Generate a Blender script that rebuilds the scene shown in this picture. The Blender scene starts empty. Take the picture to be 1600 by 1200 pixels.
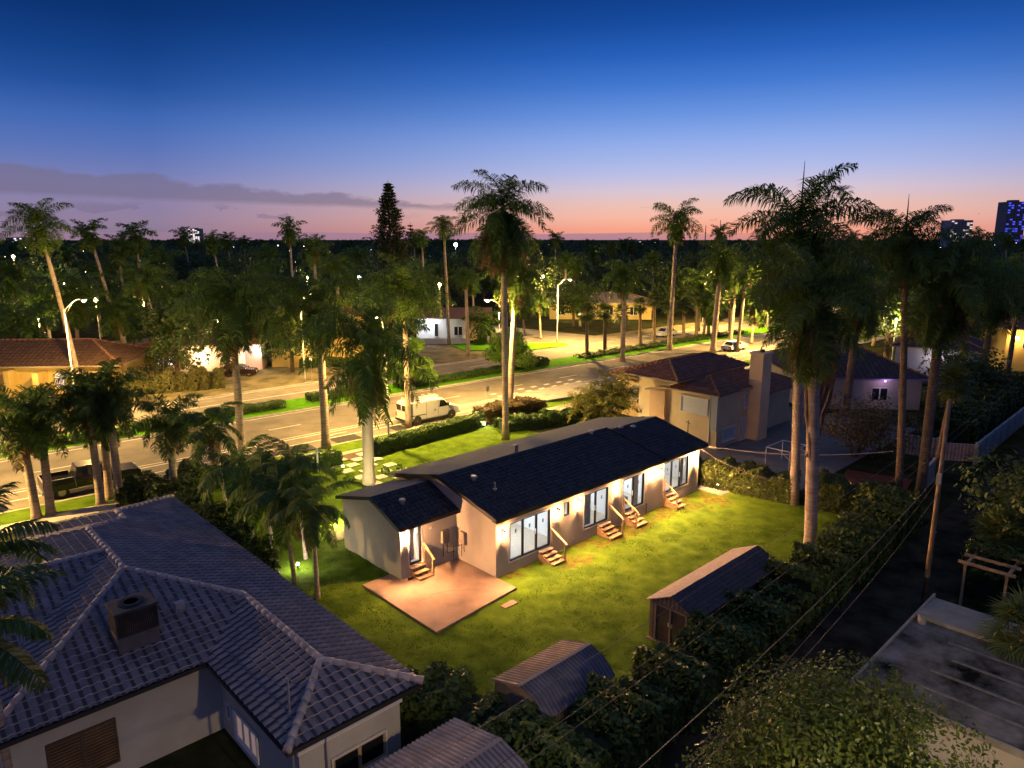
import bpy, bmesh, math, random
import numpy as np
from mathutils import Matrix, Vector
R_ = math.radians
sc = bpy.context.scene
COL = sc.collection

# ------------------------------------------------------------------ camera
CAM_H, PITCH, FPX = 16.5, R_(11.6), 1110.0
cd = bpy.data.cameras.new("camera"); cam = bpy.data.objects.new("camera", cd); COL.objects.link(cam)
cam.location = (0, 0, CAM_H); cam.rotation_euler = (R_(90) - PITCH, 0, 0)
cd.sensor_width = 36; cd.lens = FPX / 1600 * 36; cd.clip_start = 0.2; cd.clip_end = 12000
sc.camera = cam
sc.view_settings.view_transform = 'Standard'; sc.view_settings.look = 'None'
sc.view_settings.exposure = .18; sc.view_settings.gamma = 1
sc.cycles.max_bounces = 6; sc.cycles.transparent_max_bounces = 8
sc.cycles.sample_clamp_indirect = 4.0; sc.cycles.use_denoising = True
sc.cycles.caustics_reflective = False; sc.cycles.caustics_refractive = False

def s2l(c):
    return tuple((x / 255 / 12.92 if x / 255 <= .04045 else ((x / 255 + .055) / 1.055) ** 2.4) for x in c) + (1.0,)

# ------------------------------------------------------------------ sky (dusk, by direction)
W = bpy.data.worlds.new("World"); sc.world = W; W.use_nodes = True
nt = W.node_tree; nt.nodes.clear()
def N(t, **k):
    n = nt.nodes.new(t)
    for a, b in k.items(): setattr(n, a, b)
    return n
def lk(a, b): nt.links.new(a, b)
def M(op, a, b=None, c=None, clamp=False):
    n = N('ShaderNodeMath', operation=op, use_clamp=clamp)
    for i, x in enumerate((a, b, c)):
        if x is None: continue
        if hasattr(x, 'links'): lk(x, n.inputs[i])
        else: n.inputs[i].default_value = x
    return n.outputs[0]
def mixc(f, a, b):
    n = N('ShaderNodeMix', data_type='RGBA')
    for s, x in ((n.inputs[0], f), (n.inputs[6], a), (n.inputs[7], b)):
        if hasattr(x, 'links'): lk(x, s)
        else: s.default_value = x
    return n.outputs[2]
tc = N('ShaderNodeTexCoord'); sp = N('ShaderNodeSeparateXYZ'); lk(tc.outputs['Generated'], sp.inputs[0])
X, Y, Z = sp.outputs
el = M('MULTIPLY', M('ARCSINE', Z), 180 / math.pi)          # degrees
az = M('MULTIPLY', M('ARCTAN2', X, Y), 180 / math.pi)       # degrees, + to the right
def ramp(stops):
    r = N('ShaderNodeValToRGB'); cr = r.color_ramp; cr.interpolation = 'LINEAR'
    pos = lambda e: max(0.0, min(1.0, (e / 90.0))) ** 0.5
    st = [(pos(e), c) for e, c in stops]
    cr.elements[0].position, cr.elements[0].color = st[0][0], s2l(st[0][1])
    cr.elements[1].position, cr.elements[1].color = st[-1][0], s2l(st[-1][1])
    for p, c in st[1:-1]:
        e = cr.elements.new(p); e.color = s2l(c)
    f = M('SQRT', M('DIVIDE', M('MAXIMUM', el, 0.0), 90.0))
    lk(f, r.inputs[0]); return r.outputs[0]
glow = ramp([(0, (226, 142, 120)), (.7, (236, 156, 130)), (1.6, (236, 176, 154)), (2.6, (224, 184, 174)), (3.6, (204, 188, 202)), (5, (172, 180, 220)),
             (7, (138, 164, 222)), (9, (100, 140, 212)), (11, (64, 115, 198)), (13, (38, 92, 178)), (15, (22, 72, 152)), (17.5, (12, 54, 124)), (26, (14, 40, 98)), (34, (54, 72, 120)), (90, (104, 116, 152))])
dusk = ramp([(0, (124, 106, 124)), (1.2, (138, 120, 146)), (2.6, (132, 122, 158)), (4.2, (112, 120, 172)), (6, (86, 110, 174)), (8, (60, 98, 170)),
             (10, (34, 76, 148)), (12, (20, 62, 130)), (14.5, (10, 48, 108)), (17.5, (6, 38, 90)), (26, (12, 36, 88)), (34, (54, 72, 120)), (90, (104, 116, 152))])
fz = M('SUBTRACT', 1.0, M('DIVIDE', M('ABSOLUTE', M('SUBTRACT', az, 16.0)), 42.0), clamp=True)
fz = M('SMOOTH_MIN', M('MULTIPLY', fz, 1.3), 1.0, 0.3)
sky = mixc(fz, dusk, glow)
# low cloud bank on the left + thin bank along the horizon + small puffs
cv = N('ShaderNodeCombineXYZ'); lk(az, cv.inputs[0]); lk(M('MULTIPLY', el, 3.2), cv.inputs[1])
def noise(scale, detail, rough=.55, off=None):
    n = N('ShaderNodeTexNoise'); n.inputs['Scale'].default_value = scale; n.inputs['Detail'].default_value = detail
    n.inputs['Roughness'].default_value = rough
    if off is None: lk(cv.outputs[0], n.inputs['Vector'])
    else:
        a = N('ShaderNodeVectorMath', operation='ADD'); lk(cv.outputs[0], a.inputs[0]); a.inputs[1].default_value = off; lk(a.outputs[0], n.inputs['Vector'])
    return n.outputs['Fac']
n1 = noise(.32, 5); n2 = noise(.09, 3, off=(40, 3, 0))
def band(lo, hi, soft_lo, soft_hi):                          # lo / hi may be sockets (degrees)
    a = M('DIVIDE', M('SUBTRACT', el, lo), soft_lo, clamp=True); b = M('DIVIDE', M('SUBTRACT', hi, el), soft_hi, clamp=True)
    return M('MULTIPLY', a, b)
# top edge of the bank falls from 5 deg at az -36 to 2.4 deg at az -3 ; bottom rises a little
top = M('ADD', M('MULTIPLY_ADD', az, -0.078, 2.20), M('MULTIPLY', M('SUBTRACT', n1, .5), 1.7))
bot = M('ADD', M('MULTIPLY_ADD', az, -0.022, 1.95), M('MULTIPLY', M('SUBTRACT', n1, .5), .45))
bank = band(bot, top, .35, .25)
bank = M('MULTIPLY', bank, M('DIVIDE', M('SUBTRACT', -2.6, az), 2.0, clamp=True))
bank = M('MULTIPLY', bank, M('MULTIPLY_ADD', n2, .5, .62), clamp=True)
sky = mixc(M('MULTIPLY', bank, .72), sky, s2l((112, 102, 126)))
str_ = M('MULTIPLY', M('GREATER_THAN', noise(.21, 4, off=(9, 77, 0)), .60), band(.9, 2.6, .4, .5))
str_ = M('MULTIPLY', str_, M('DIVIDE', M('SUBTRACT', -6.0, az), 8.0, clamp=True))
sky = mixc(M('MULTIPLY', str_, .35), sky, s2l((104, 92, 122)))
low = M('MULTIPLY', band(-2.0, M('MULTIPLY_ADD', M('SUBTRACT', noise(.15, 3), .5), .5, .42), .1, .07), .75)
sky = mixc(M('MULTIPLY', low, M('DIVIDE', M('SUBTRACT', 26.0, az), 18.0, clamp=True)), sky, s2l((150, 118, 142)))
puf = M('MULTIPLY', M('GREATER_THAN', noise(.55, 3, off=(3, 31, 0)), .66), band(1.2, 2.4, .3, .3))
puf = M('MULTIPLY', puf, M('GREATER_THAN', az, 2.0))
sky = mixc(M('MULTIPLY', puf, .5), sky, s2l((150, 112, 128)))
bg = N('ShaderNodeBackground'); lk(sky, bg.inputs[0]); bg.inputs[1].default_value = 1.0
ow = N('ShaderNodeOutputWorld'); lk(bg.outputs[0], ow.inputs[0])

# ------------------------------------------------------------------ frames
def ray(px, py):
    x, y = (px - 800) / FPX, (600 - py) / FPX; c, s = math.cos(PITCH), math.sin(PITCH)
    return (x, c + y * s, -s + y * c)
def at(px, py, z=0.0):
    d = ray(px, py); t = (z - CAM_H) / d[2]; return Vector((d[0] * t, d[1] * t, z))
def zat(px, py, Yd):
    d = ray(px, py); return Vector((d[0] / d[1] * Yd, Yd, CAM_H + d[2] / d[1] * Yd))
LA, RA = R_(43.5), R_(41.3)
ML = Matrix.Translation((-0.79, 32.3, 0)) @ Matrix.Rotation(LA, 4, 'Z')      # house lot
MR = Matrix.Rotation(RA, 4, 'Z')                                            # road: u along, v across
def LW(x, y, z=0): return ML @ Vector((x, y, z))
def RW(u, v, z=0): return MR @ Vector((u, v, z))

# ------------------------------------------------------------------ materials
MATS = {}
def mat(name, col, rough=.7, var=.0, vs=3.0, bump=0., bs=20., metal=0., spec=.4, col2=None, trans=0., emit=None, es=0., coord='Object', detail=5):
    if name in MATS: return MATS[name]
    m = bpy.data.materials.new(name); m.use_nodes = True; t = m.node_tree; b = t.nodes['Principled BSDF']
    b.inputs['Base Color'].default_value = (*col, 1); b.inputs['Roughness'].default_value = rough
    b.inputs['Metallic'].default_value = metal; b.inputs['Specular IOR Level'].default_value = spec
    if trans: b.inputs['Subsurface Weight'].default_value = 0
    if emit: b.inputs['Emission Color'].default_value = (*emit, 1); b.inputs['Emission Strength'].default_value = es
    if var or bump:
        tcn = t.nodes.new('ShaderNodeTexCoord')
    if var or col2:
        n = t.nodes.new('ShaderNodeTexNoise'); n.inputs['Scale'].default_value = vs; n.inputs['Detail'].default_value = detail; n.inputs['Roughness'].default_value = .6
        t.links.new(tcn.outputs[coord], n.inputs['Vector'])
        r = t.nodes.new('ShaderNodeValToRGB'); r.color_ramp.elements[0].position = .32; r.color_ramp.elements[1].position = .68
        c2 = col2 or tuple(min(1, c * (1 + var)) for c in col); c1 = tuple(c * (1 - var) for c in col)
        r.color_ramp.elements[0].color = (*c1, 1); r.color_ramp.elements[1].color = (*c2, 1)
        t.links.new(n.outputs['Fac'], r.inputs[0]); t.links.new(r.outputs[0], b.inputs['Base Color'])
    if bump:
        n = t.nodes.new('ShaderNodeTexNoise'); n.inputs['Scale'].default_value = bs; n.inputs['Detail'].default_value = 4
        t.links.new(tcn.outputs[coord], n.inputs['Vector'])
        bp = t.nodes.new('ShaderNodeBump'); bp.inputs['Strength'].default_value = bump; bp.inputs['Distance'].default_value = .05
        t.links.new(n.outputs['Fac'], bp.inputs['Height']); t.links.new(bp.outputs[0], b.inputs['Normal'])
    MATS[name] = m; return m
def leafmat(name, c1, c2, rough=.5, tr=.25, spec=.35):
    """leaf: colour differs from leaf to leaf (island noise), some light passes through"""
    if name in MATS: return MATS[name]
    m = bpy.data.materials.new(name); m.use_nodes = True; t = m.node_tree; b = t.nodes['Principled BSDF']; out = t.nodes['Material Output']
    g = t.nodes.new('ShaderNodeNewGeometry'); r = t.nodes.new('ShaderNodeValToRGB')
    r.color_ramp.elements[0].color = (*c1, 1); r.color_ramp.elements[1].color = (*c2, 1)
    t.links.new(g.outputs['Random Per Island'], r.inputs[0]); t.links.new(r.outputs[0], b.inputs['Base Color'])
    b.inputs['Roughness'].default_value = rough; b.inputs['Specular IOR Level'].default_value = spec
    tl = t.nodes.new('ShaderNodeBsdfTranslucent'); t.links.new(r.outputs[0], tl.inputs['Color'])
    mx = t.nodes.new('ShaderNodeMixShader'); mx.inputs[0].default_value = tr
    t.links.new(b.outputs[0], mx.inputs[1]); t.links.new(tl.outputs[0], mx.inputs[2]); t.links.new(mx.outputs[0], out.inputs['Surface'])
    MATS[name] = m; return m
def bandmat(name, c1, c2, scale, axis='Z', rough=.7, bump=.3, dist=2.0, kind='BANDS', noise=.25, thr=None, spec=.3, metal=0.):
    """stripes along one object axis: palm rings, siding, boards, corrugation lines"""
    if name in MATS: return MATS[name]
    m = bpy.data.materials.new(name); m.use_nodes = True; t = m.node_tree; b = t.nodes['Principled BSDF']
    tcn = t.nodes.new('ShaderNodeTexCoord'); w = t.nodes.new('ShaderNodeTexWave'); w.bands_direction = axis
    w.inputs['Scale'].default_value = scale; w.inputs['Distortion'].default_value = dist; w.inputs['Detail'].default_value = 2; w.inputs['Detail Scale'].default_value = 1.5
    t.links.new(tcn.outputs['Object'], w.inputs['Vector'])
    r = t.nodes.new('ShaderNodeValToRGB'); r.color_ramp.elements[0].color = (*c1, 1); r.color_ramp.elements[1].color = (*c2, 1)
    if thr: r.color_ramp.elements[0].position, r.color_ramp.elements[1].position = thr
    t.links.new(w.outputs['Fac'], r.inputs[0])
    n = t.nodes.new('ShaderNodeTexNoise'); n.inputs['Scale'].default_value = 2.3; n.inputs['Detail'].default_value = 6
    t.links.new(tcn.outputs['Object'], n.inputs['Vector'])
    mr = t.nodes.new('ShaderNodeMapRange'); mr.inputs[1].default_value = .3; mr.inputs[2].default_value = .7; mr.inputs[3].default_value = 1 - noise; mr.inputs[4].default_value = 1 + noise
    t.links.new(n.outputs['Fac'], mr.inputs[0])
    mu = t.nodes.new('ShaderNodeMix'); mu.data_type = 'RGBA'; mu.blend_type = 'MULTIPLY'; mu.inputs[0].default_value = 1
    t.links.new(r.outputs[0], mu.inputs[6]); t.links.new(mr.outputs[0], mu.inputs[7]); t.links.new(mu.outputs[2], b.inputs['Base Color'])
    bp = t.nodes.new('ShaderNodeBump'); bp.inputs['Strength'].default_value = bump; bp.inputs['Distance'].default_value = .03
    t.links.new(w.outputs['Fac'], bp.inputs['Height']); t.links.new(bp.outputs[0], b.inputs['Normal'])
    b.inputs['Roughness'].default_value = rough; b.inputs['Specular IOR Level'].default_value = spec; b.inputs['Metallic'].default_value = metal
    MATS[name] = m; return m
def emat(name, col, s):
    if name in MATS: return MATS[name]
    m = bpy.data.materials.new(name); m.use_nodes = True; b = m.node_tree.nodes['Principled BSDF']
    b.inputs['Base Color'].default_value = (.8, .8, .8, 1); b.inputs['Emission Color'].default_value = (*col, 1); b.inputs['Emission Strength'].default_value = s
    MATS[name] = m; return m
def glassmat(name='window_glass', tint=(.95, .97, 1), refl=.10):
    if name in MATS: return MATS[name]
    m = bpy.data.materials.new(name); m.use_nodes = True; t = m.node_tree; t.nodes.clear()
    o = t.nodes.new('ShaderNodeOutputMaterial'); tr = t.nodes.new('ShaderNodeBsdfTransparent'); gl = t.nodes.new('ShaderNodeBsdfGlossy')
    tr.inputs[0].default_value = (*tint, 1); gl.inputs['Roughness'].default_value = .02
    mx = t.nodes.new('ShaderNodeMixShader'); mx.inputs[0].default_value = .05; t.links.new(tr.outputs[0], mx.inputs[1]); t.links.new(gl.outputs[0], mx.inputs[2])
    t.links.new(mx.outputs[0], o.inputs[0]); MATS[name] = m; return m

# ------------------------------------------------------------------ mesh helpers
class MB:
    def __init__(s, xf=None): s.v = []; s.f = []; s.m = []; s.xf = xf
    def add(s, vs, fs, m=0, xf=None):
        o = len(s.v); x = xf if xf is not None else s.xf
        s.v += [tuple(x @ Vector(p)) for p in vs] if x is not None else [tuple(p) for p in vs]
        s.f += [tuple(i + o for i in f) for f in fs]; s.m += [m] * len(fs); return s
    def box(s, x0, x1, y0, y1, z0, z1, m=0, xf=None):
        return s.add([(x0, y0, z0), (x1, y0, z0), (x1, y1, z0), (x0, y1, z0), (x0, y0, z1), (x1, y0, z1), (x1, y1, z1), (x0, y1, z1)],
                     [(0, 3, 2, 1), (4, 5, 6, 7), (0, 1, 5, 4), (1, 2, 6, 5), (2, 3, 7, 6), (3, 0, 4, 7)], m, xf)
    def poly(s, pts, m=0, xf=None): return s.add(pts, [tuple(range(len(pts)))], m, xf)
    def slab(s, pts, t, m=0, xf=None):
        """planar polygon thickened downwards by t"""
        n = len(pts); lo = [(p[0], p[1], p[2] - t) for p in pts]
        return s.add(list(pts) + lo, [tuple(range(n)), tuple(range(2 * n - 1, n - 1, -1))] + [(i, i + n, (i + 1) % n + n, (i + 1) % n) for i in range(n)], m, xf)
    def prism(s, pts, z0, z1, m=0, xf=None): return s.slab([(p[0], p[1], z1) for p in pts], z1 - z0, m, xf)
    def ext(s, prof, a0, a1, axis='x', m=0, xf=None):
        """profile in the plane across `axis` (two numbers per point), extruded a0..a1"""
        f = (lambda a, p: (a, p[0], p[1])) if axis == 'x' else (lambda a, p: (p[0], a, p[1]))
        n = len(prof)
        return s.add([f(a0, p) for p in prof] + [f(a1, p) for p in prof],
                     [tuple(range(n)), tuple(range(2 * n - 1, n - 1, -1))] + [(i, i + n, (i + 1) % n + n, (i + 1) % n) for i in range(n)], m, xf)
    def tube(s, pts, rad, n=8, m=0, xf=None, cap=True):
        pts = [Vector(p) for p in pts]; k = len(pts)
        if not hasattr(rad, '__len__'): rad = [rad] * k
        vs = []; ref = Vector((1, 0, 0))
        for i, p in enumerate(pts):
            d = (pts[min(i + 1, k - 1)] - pts[max(i - 1, 0)]).normalized()
            if i == 0: ref = Vector((0, 0, 1)) if abs(d.z) < .9 else Vector((1, 0, 0))
            a = (ref - d * ref.dot(d)).normalized(); b = d.cross(a); ref = a
            vs += [p + (a * math.cos(2 * math.pi * j / n) + b * math.sin(2 * math.pi * j / n)) * rad[i] for j in range(n)]
        fs = [(i * n + j, i * n + (j + 1) % n, (i + 1) * n + (j + 1) % n, (i + 1) * n + j) for i in range(k - 1) for j in range(n)]
        if cap: fs += [tuple(range(n - 1, -1, -1)), tuple(range((k - 1) * n, k * n))]
        return s.add(vs, fs, m, xf)
    def ball(s, c, r, n=10, m=0, sz=1.0):
        vs = [(c[0], c[1], c[2] - r * sz)]; h = n // 2
        for i in range(1, h):
            t = -math.pi / 2 + math.pi * i / h
            vs += [(c[0] + r * math.cos(t) * math.cos(2 * math.pi * j / n), c[1] + r * math.cos(t) * math.sin(2 * math.pi * j / n), c[2] + r * sz * math.sin(t)) for j in range(n)]
        vs.append((c[0], c[1], c[2] + r * sz)); L = len(vs) - 1
        fs = [(0, 1 + (j + 1) % n, 1 + j) for j in range(n)]
        fs += [(1 + i * n + j, 1 + i * n + (j + 1) % n, 1 + (i + 1) * n + (j + 1) % n, 1 + (i + 1) * n + j) for i in range(h - 2) for j in range(n)]
        fs += [(L, 1 + (h - 2) * n + j, 1 + (h - 2) * n + (j + 1) % n) for j in range(n)]
        return s.add(vs, fs, m)
    def mesh(s, name, mats, smooth=False):
        me = bpy.data.meshes.new(name); me.from_pydata(s.v, [], s.f)
        for x in (mats if isinstance(mats, (list, tuple)) else [mats]): me.materials.append(x)
        if any(s.m): me.polygons.foreach_set('material_index', s.m)
        if smooth: me.polygons.foreach_set('use_smooth', [True] * len(s.f))
        bm = bmesh.new(); bm.from_mesh(me); bmesh.ops.recalc_face_normals(bm, faces=bm.faces); bm.to_mesh(me); bm.free()
        return me
    def build(s, name, mats, parent=None, smooth=False, bevel=0, seg=2):
        o = bpy.data.objects.new(name, s.mesh(name, mats, smooth)); COL.objects.link(o)
        if parent is not None: o.parent = parent
        if bevel:
            b = o.modifiers.new('bevel', 'BEVEL'); b.width = bevel; b.segments = seg; b.limit_method = 'ANGLE'; b.angle_limit = R_(40)
        return o
def npmesh(name, V, F3=None, F4=None, mats=(), mi=None):
    me = bpy.data.meshes.new(name); V = np.asarray(V, np.float32)
    n3 = 0 if F3 is None else len(F3); n4 = 0 if F4 is None else len(F4)
    me.vertices.add(len(V)); me.vertices.foreach_set('co', V.ravel())
    idx = np.concatenate([np.asarray(F, np.int32).ravel() for F in (F3, F4) if F is not None and len(F)])
    me.loops.add(len(idx)); me.loops.foreach_set('vertex_index', idx)
    me.polygons.add(n3 + n4)
    st = np.concatenate([np.arange(n3) * 3, n3 * 3 + np.arange(n4) * 4]).astype(np.int32)
    me.polygons.foreach_set('loop_start', st); me.update(calc_edges=True)
    for m in mats: me.materials.append(m)
    if mi is not None: me.polygons.foreach_set('material_index', np.asarray(mi, np.int32))
    me.validate(); return me
def link(name, me, parent=None, loc=None, rot=None, scale=None):
    o = bpy.data.objects.new(name, me); COL.objects.link(o)
    if parent is not None: o.parent = parent
    if loc is not None: o.location = loc
    if rot is not None: o.rotation_euler = rot
    if scale is not None: o.scale = (scale,) * 3 if not hasattr(scale, '__len__') else scale
    return o
def tag(o, label=None, cat=None, group=None, kind=None):
    if label: o['label'] = label
    if cat: o['category'] = cat
    if group: o['group'] = group
    if kind: o['kind'] = kind
    return o
def thing(name, label, cat, loc=(0, 0, 0), rz=0.0, group=None):
    o = bpy.data.objects.new(name, None); COL.objects.link(o); o.location = loc; o.rotation_euler = (0, 0, rz); o.empty_display_size = .3
    return tag(o, label, cat, group)
def structure(o): o['kind'] = 'structure'; return o
def copy_tree(o, parent=None):
    c = o.copy(); COL.objects.link(c)
    if parent is not None: c.parent = parent
    for ch in list(o.children): copy_tree(ch, c)
    return c
def lamp(kind, loc, col, power, parent=None, radius=.05, spot=None, blend=.5, rot=None, size=None, name='lamp_light'):
    l = bpy.data.lights.new(name, kind); l.color = col; l.energy = power
    if kind == 'AREA':
        l.shape = 'RECTANGLE'; l.size, l.size_y = size
    else: l.shadow_soft_size = radius
    if spot: l.spot_size = R_(spot); l.spot_blend = blend
    o = bpy.data.objects.new(name, l); COL.objects.link(o); o.location = loc
    if rot is not None: o.rotation_euler = rot
    if parent is not None: o.parent = parent
    return o
rng = np.random.default_rng(7); random.seed(7)
WARM = (1.0, .49, .20); STREET = (1.0, .60, .17); COOL = (.80, .90, 1.0)
P_STREET, P_SCONCE, P_ROOM, P_SPOT = 22000, 330, 150, 130

# ------------------------------------------------------------------ common materials
asphalt = mat('asphalt', (.185, .165, .13), .85, .16, .5, .25, 60, col2=(.25, .22, .175), detail=9, spec=.15)
asphalt_dark = mat('patched_asphalt', (.035, .034, .033), .85, .25, 2, .25, 50)
concrete = mat('concrete', (.40, .36, .31), .85, .2, 1.2, .15, 30)
kerbm = mat('kerb_concrete', (.42, .39, .34), .85, .2, 2)
paintw = mat('road_paint', (.75, .72, .62), .6, .15, 5)
soil = mat('soil', (.10, .065, .04), .95, .35, 4, .4, 30)
verge = mat('sandy_verge', (.11, .12, .035), .95, .5, .5, .3, 12, col2=(.26, .20, .10))
grass_dark = mat('rough_ground', (.026, .036, .012), .95, .5, .6, .5, 14, col2=(.06, .06, .025), spec=.02, detail=9)
lawnm = mat('lawn_grass', (.092, .182, .012), .9, .42, 1.0, .6, 16, col2=(.132, .218, .018), detail=10, spec=.03)
median_grass = mat('median_grass', (.10, .30, .008), .9, .3, 2.5, .5, 12, spec=.03)
stucco = mat('white_stucco', (.50, .45, .39), .9, .1, .55, .15, 60, col2=(.58, .53, .46), detail=10)
dark_metal = mat('black_aluminium', (.02, .02, .022), .4)
white_paint = mat('white_paint', (.75, .74, .72), .5, .04, 3)
timber = mat('raw_timber', (.52, .33, .17), .7, .22, 6, .15, 30)
galv = mat('galvanised_steel', (.45, .45, .46), .4, .1, 4, metal=.6)
glass = glassmat()
dark_glass = mat('dark_glass', (.015, .018, .022), .06, spec=.6)
royal_leaf = leafmat('palm_leaf', (.046, .102, .014), (.110, .182, .026), .5, .36)
royal_dead = leafmat('dry_palm_leaf', (.10, .075, .03), (.20, .13, .05))
sabal_leaf = leafmat('fan_palm_leaf', (.055, .09, .022), (.11, .15, .04))
areca_leaf = leafmat('areca_leaf', (.11, .14, .02), (.26, .24, .04))
hedge_leaf = leafmat('hedge_leaf', (.035, .085, .014), (.085, .15, .03), .4)
dark_leaf = leafmat('dark_tree_leaf', (.034, .070, .014), (.085, .130, .028))
bright_leaf = leafmat('bright_tree_leaf', (.09, .20, .015), (.18, .32, .03))
mango_leaf = leafmat('mango_leaf', (.055, .100, .012), (.145, .180, .026), .35)
pine_leaf = leafmat('pine_needle', (.014, .026, .010), (.032, .050, .018), .7, .1)
red_leaf = leafmat('croton_leaf', (.10, .05, .015), (.22, .07, .02))
trunk_royal = bandmat('royal_palm_bark', (.30, .235, .18), (.40, .32, .25), 1.3, 'Z', .9, .12, 2.5, noise=.28, thr=(.02, .14), spec=.1)
trunk_brown = bandmat('palm_bark_brown', (.14, .10, .065), (.25, .18, .12), 2.2, 'Z', .9, .5, 3)
bark = mat('tree_bark', (.12, .085, .055), .9, .3, 5, .5, 25)
shaft_green = mat('crownshaft_green', (.12, .17, .05), .45, .25, 2)

# ================================================================== SETTING
def sheet(name, pts, z, m, xf):
    return structure(MB(xf).poly([(p[0], p[1], z) for p in pts], 0).build(name, m))
def rect(x0, x1, y0, y1): return [(x0, y0), (x1, y0), (x1, y1), (x0, y1)]
g = MB(); n = 64
g.poly([(7000 * math.cos(2 * math.pi * i / n), 7000 * math.sin(2 * math.pi * i / n), 0) for i in range(n)])
structure(g.build('ground', grass_dark))
U0, U1 = -140, 420
sheet('road', rect(U0, U1, 51.2, 76.0), .008, asphalt, MR)
sheet('street_verge', rect(U0, U1, 76.0, 82.0), .012, verge, MR)
b = MB(MR); b.box(U0, U1, 48.75, 51.0, -.1, .11)
structure(b.build('grass_verge', lawnm))
b = MB(MR); b.box(U0, U1, 47.35, 48.75, -.1, .125)
structure(b.build('pavement', concrete))
b = MB(MR)
b.box(U0, U1, 51.0, 51.2, -.1, .14); b.box(U0, U1, 76.0, 76.2, -.1, .12)
structure(b.build('kerb', kerbm, bevel=.03))
b = MB(MR); b.box(-140, 300, 64.2, 69.1, -.1, .14); structure(b.build('median_kerb', kerbm, bevel=.04))
b = MB(MR); b.box(-139.8, 299.8, 64.38, 68.92, 0, .17); structure(b.build('median_lawn', median_grass))
# side street opposite, its own apron and corner island
sheet('side_street', [(78, 76.1), (92, 76.1), (80, 150), (66, 150)], .016, asphalt, MR)
b = MB(MR); b.prism([(70, 77.5), (79.5, 77.0), (80.5, 79.0), (76, 83), (66, 90), (64, 84)], -.05, .13)
structure(b.build('corner_lawn', median_grass))
b = MB(MR)
for v, u0, u1, w in ((53.45, U0, U1, .13), (55.2, U0, U1, .13), (55.75, U0, U1, .10), (63.85, U0, U1, .12), (69.45, U0, U1, .12), (75.7, U0, U1, .12), (72.15, 20, 48, .13)):
    b.box(u0, u1, v - w / 2, v + w / 2, .010, .013)
u = -120.3
while u < 300:
    b.box(u, u + 3.0, 59.25, 59.37, .010, .013); u += 9.0
u = -124.0
while u < 300:
    b.box(u, u + 3.0, 72.1, 72.23, .0105, .0135); u += 9.0
for k in range(7):                                            # keep-clear blocks in the cycle lane
    b.box(47.5 + k * 2.0, 48.3 + k * 2.0, 56.1, 56.5, .010, .0132); b.box(47.5 + k * 2.0, 48.3 + k * 2.0, 57.4, 57.8, .010, .0132)
for uu in (50.6, 59.4): b.box(uu, uu + .5, 53.6, 55.05, .010, .0134)
for uu in (8, 26, 30.5): b.poly([(uu, 54.25, .0125), (uu + 1.2, 54.0, .0125), (uu + 1.0, 54.3, .0125), (uu + 2.6, 54.3, .0125), (uu + 2.6, 54.42, .0125), (uu + 1.0, 54.42, .0125), (uu + 1.2, 54.7, .0125)])
structure(b.build('road_markings', paintw, bevel=0)); b.v = []
b = MB(MR)
for u0, u1, v0, v1 in ((22.1, 24.4, 51.4, 53.2), (26.3, 28.7, 51.35, 53.3), (32.0, 33.3, 51.4, 53.25)): b.box(u0, u1, v0, v1, .0095, .0145)
structure(b.build('asphalt_patch', asphalt_dark))
# neighbour driveway / verge beyond the road, paved yard of the house to the right, back alley
sheet('side_yard_paving', rect(22.3, 46, -4.6, 8), .020, mat('grey_paving', (.16, .155, .15), .8, .15, 1.5, .1, 20), ML)
sheet('back_alley', rect(-30, 90, -16.2, -12.3), .016, mat('alley_gravel', (.040, .036, .024), .95, .5, .7, .5, 18, spec=.02, col2=(.085, .072, .048), detail=10), ML)
sheet('neighbour_drive', rect(28.5, 40, 17, 30), .020, concrete, ML)
sheet('red_mulch_bed', [(24, -6), (30, -5), (31, -9), (25, -10)], .022, mat('red_mulch', (.16, .035, .02), .95, .4, 5, .5, 25), ML)

# lawn of the house: gently uneven grass, long and short patches
def vnoise(nx, ny, cell, seed):
    r = np.random.default_rng(seed); gx, gy = int(nx / cell) + 3, int(ny / cell) + 3; t = r.random((gx, gy))
    x = np.arange(nx) / cell; y = np.arange(ny) / cell; i = x.astype(int); j = y.astype(int)
    fx = (x - i)[:, None]; fy = (y - j)[None, :]; fx = fx * fx * (3 - 2 * fx); fy = fy * fy * (3 - 2 * fy)
    return t[np.ix_(i, j)] * (1 - fx) * (1 - fy) + t[np.ix_(i + 1, j)] * fx * (1 - fy) + t[np.ix_(i, j + 1)] * (1 - fx) * fy + t[np.ix_(i + 1, j + 1)] * fx * fy
def lawn(name, x0, x1, y0, y1, d, seed, amp=1.0, xf=ML, z=.03):
    nx, ny = int((x1 - x0) / d), int((y1 - y0) / d)
    h = .055 * vnoise(nx, ny, 9, seed) + .05 * vnoise(nx, ny, 3.3, seed + 1) + .035 * vnoise(nx, ny, 1.4, seed + 2)
    gx, gy = np.meshgrid(np.linspace(x0, x1, nx), np.linspace(y0, y1, ny), indexing='ij')
    V = np.stack([gx.ravel(), gy.ravel(), (z + h * amp).ravel()], 1)
    a = (np.arange(nx - 1)[:, None] * ny + np.arange(ny - 1)[None, :]).ravel()
    F = np.stack([a, a + ny, a + ny + 1, a + 1], 1)
    me = npmesh(name, V, None, F, [lawnm]); me.polygons.foreach_set('use_smooth', [True] * len(F))
    o = link(name, me); o.matrix_world = xf; structure(o); return o
lawn('lawn', -9.6, 20.6, -11.5, 23.0, .115, 11)
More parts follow.
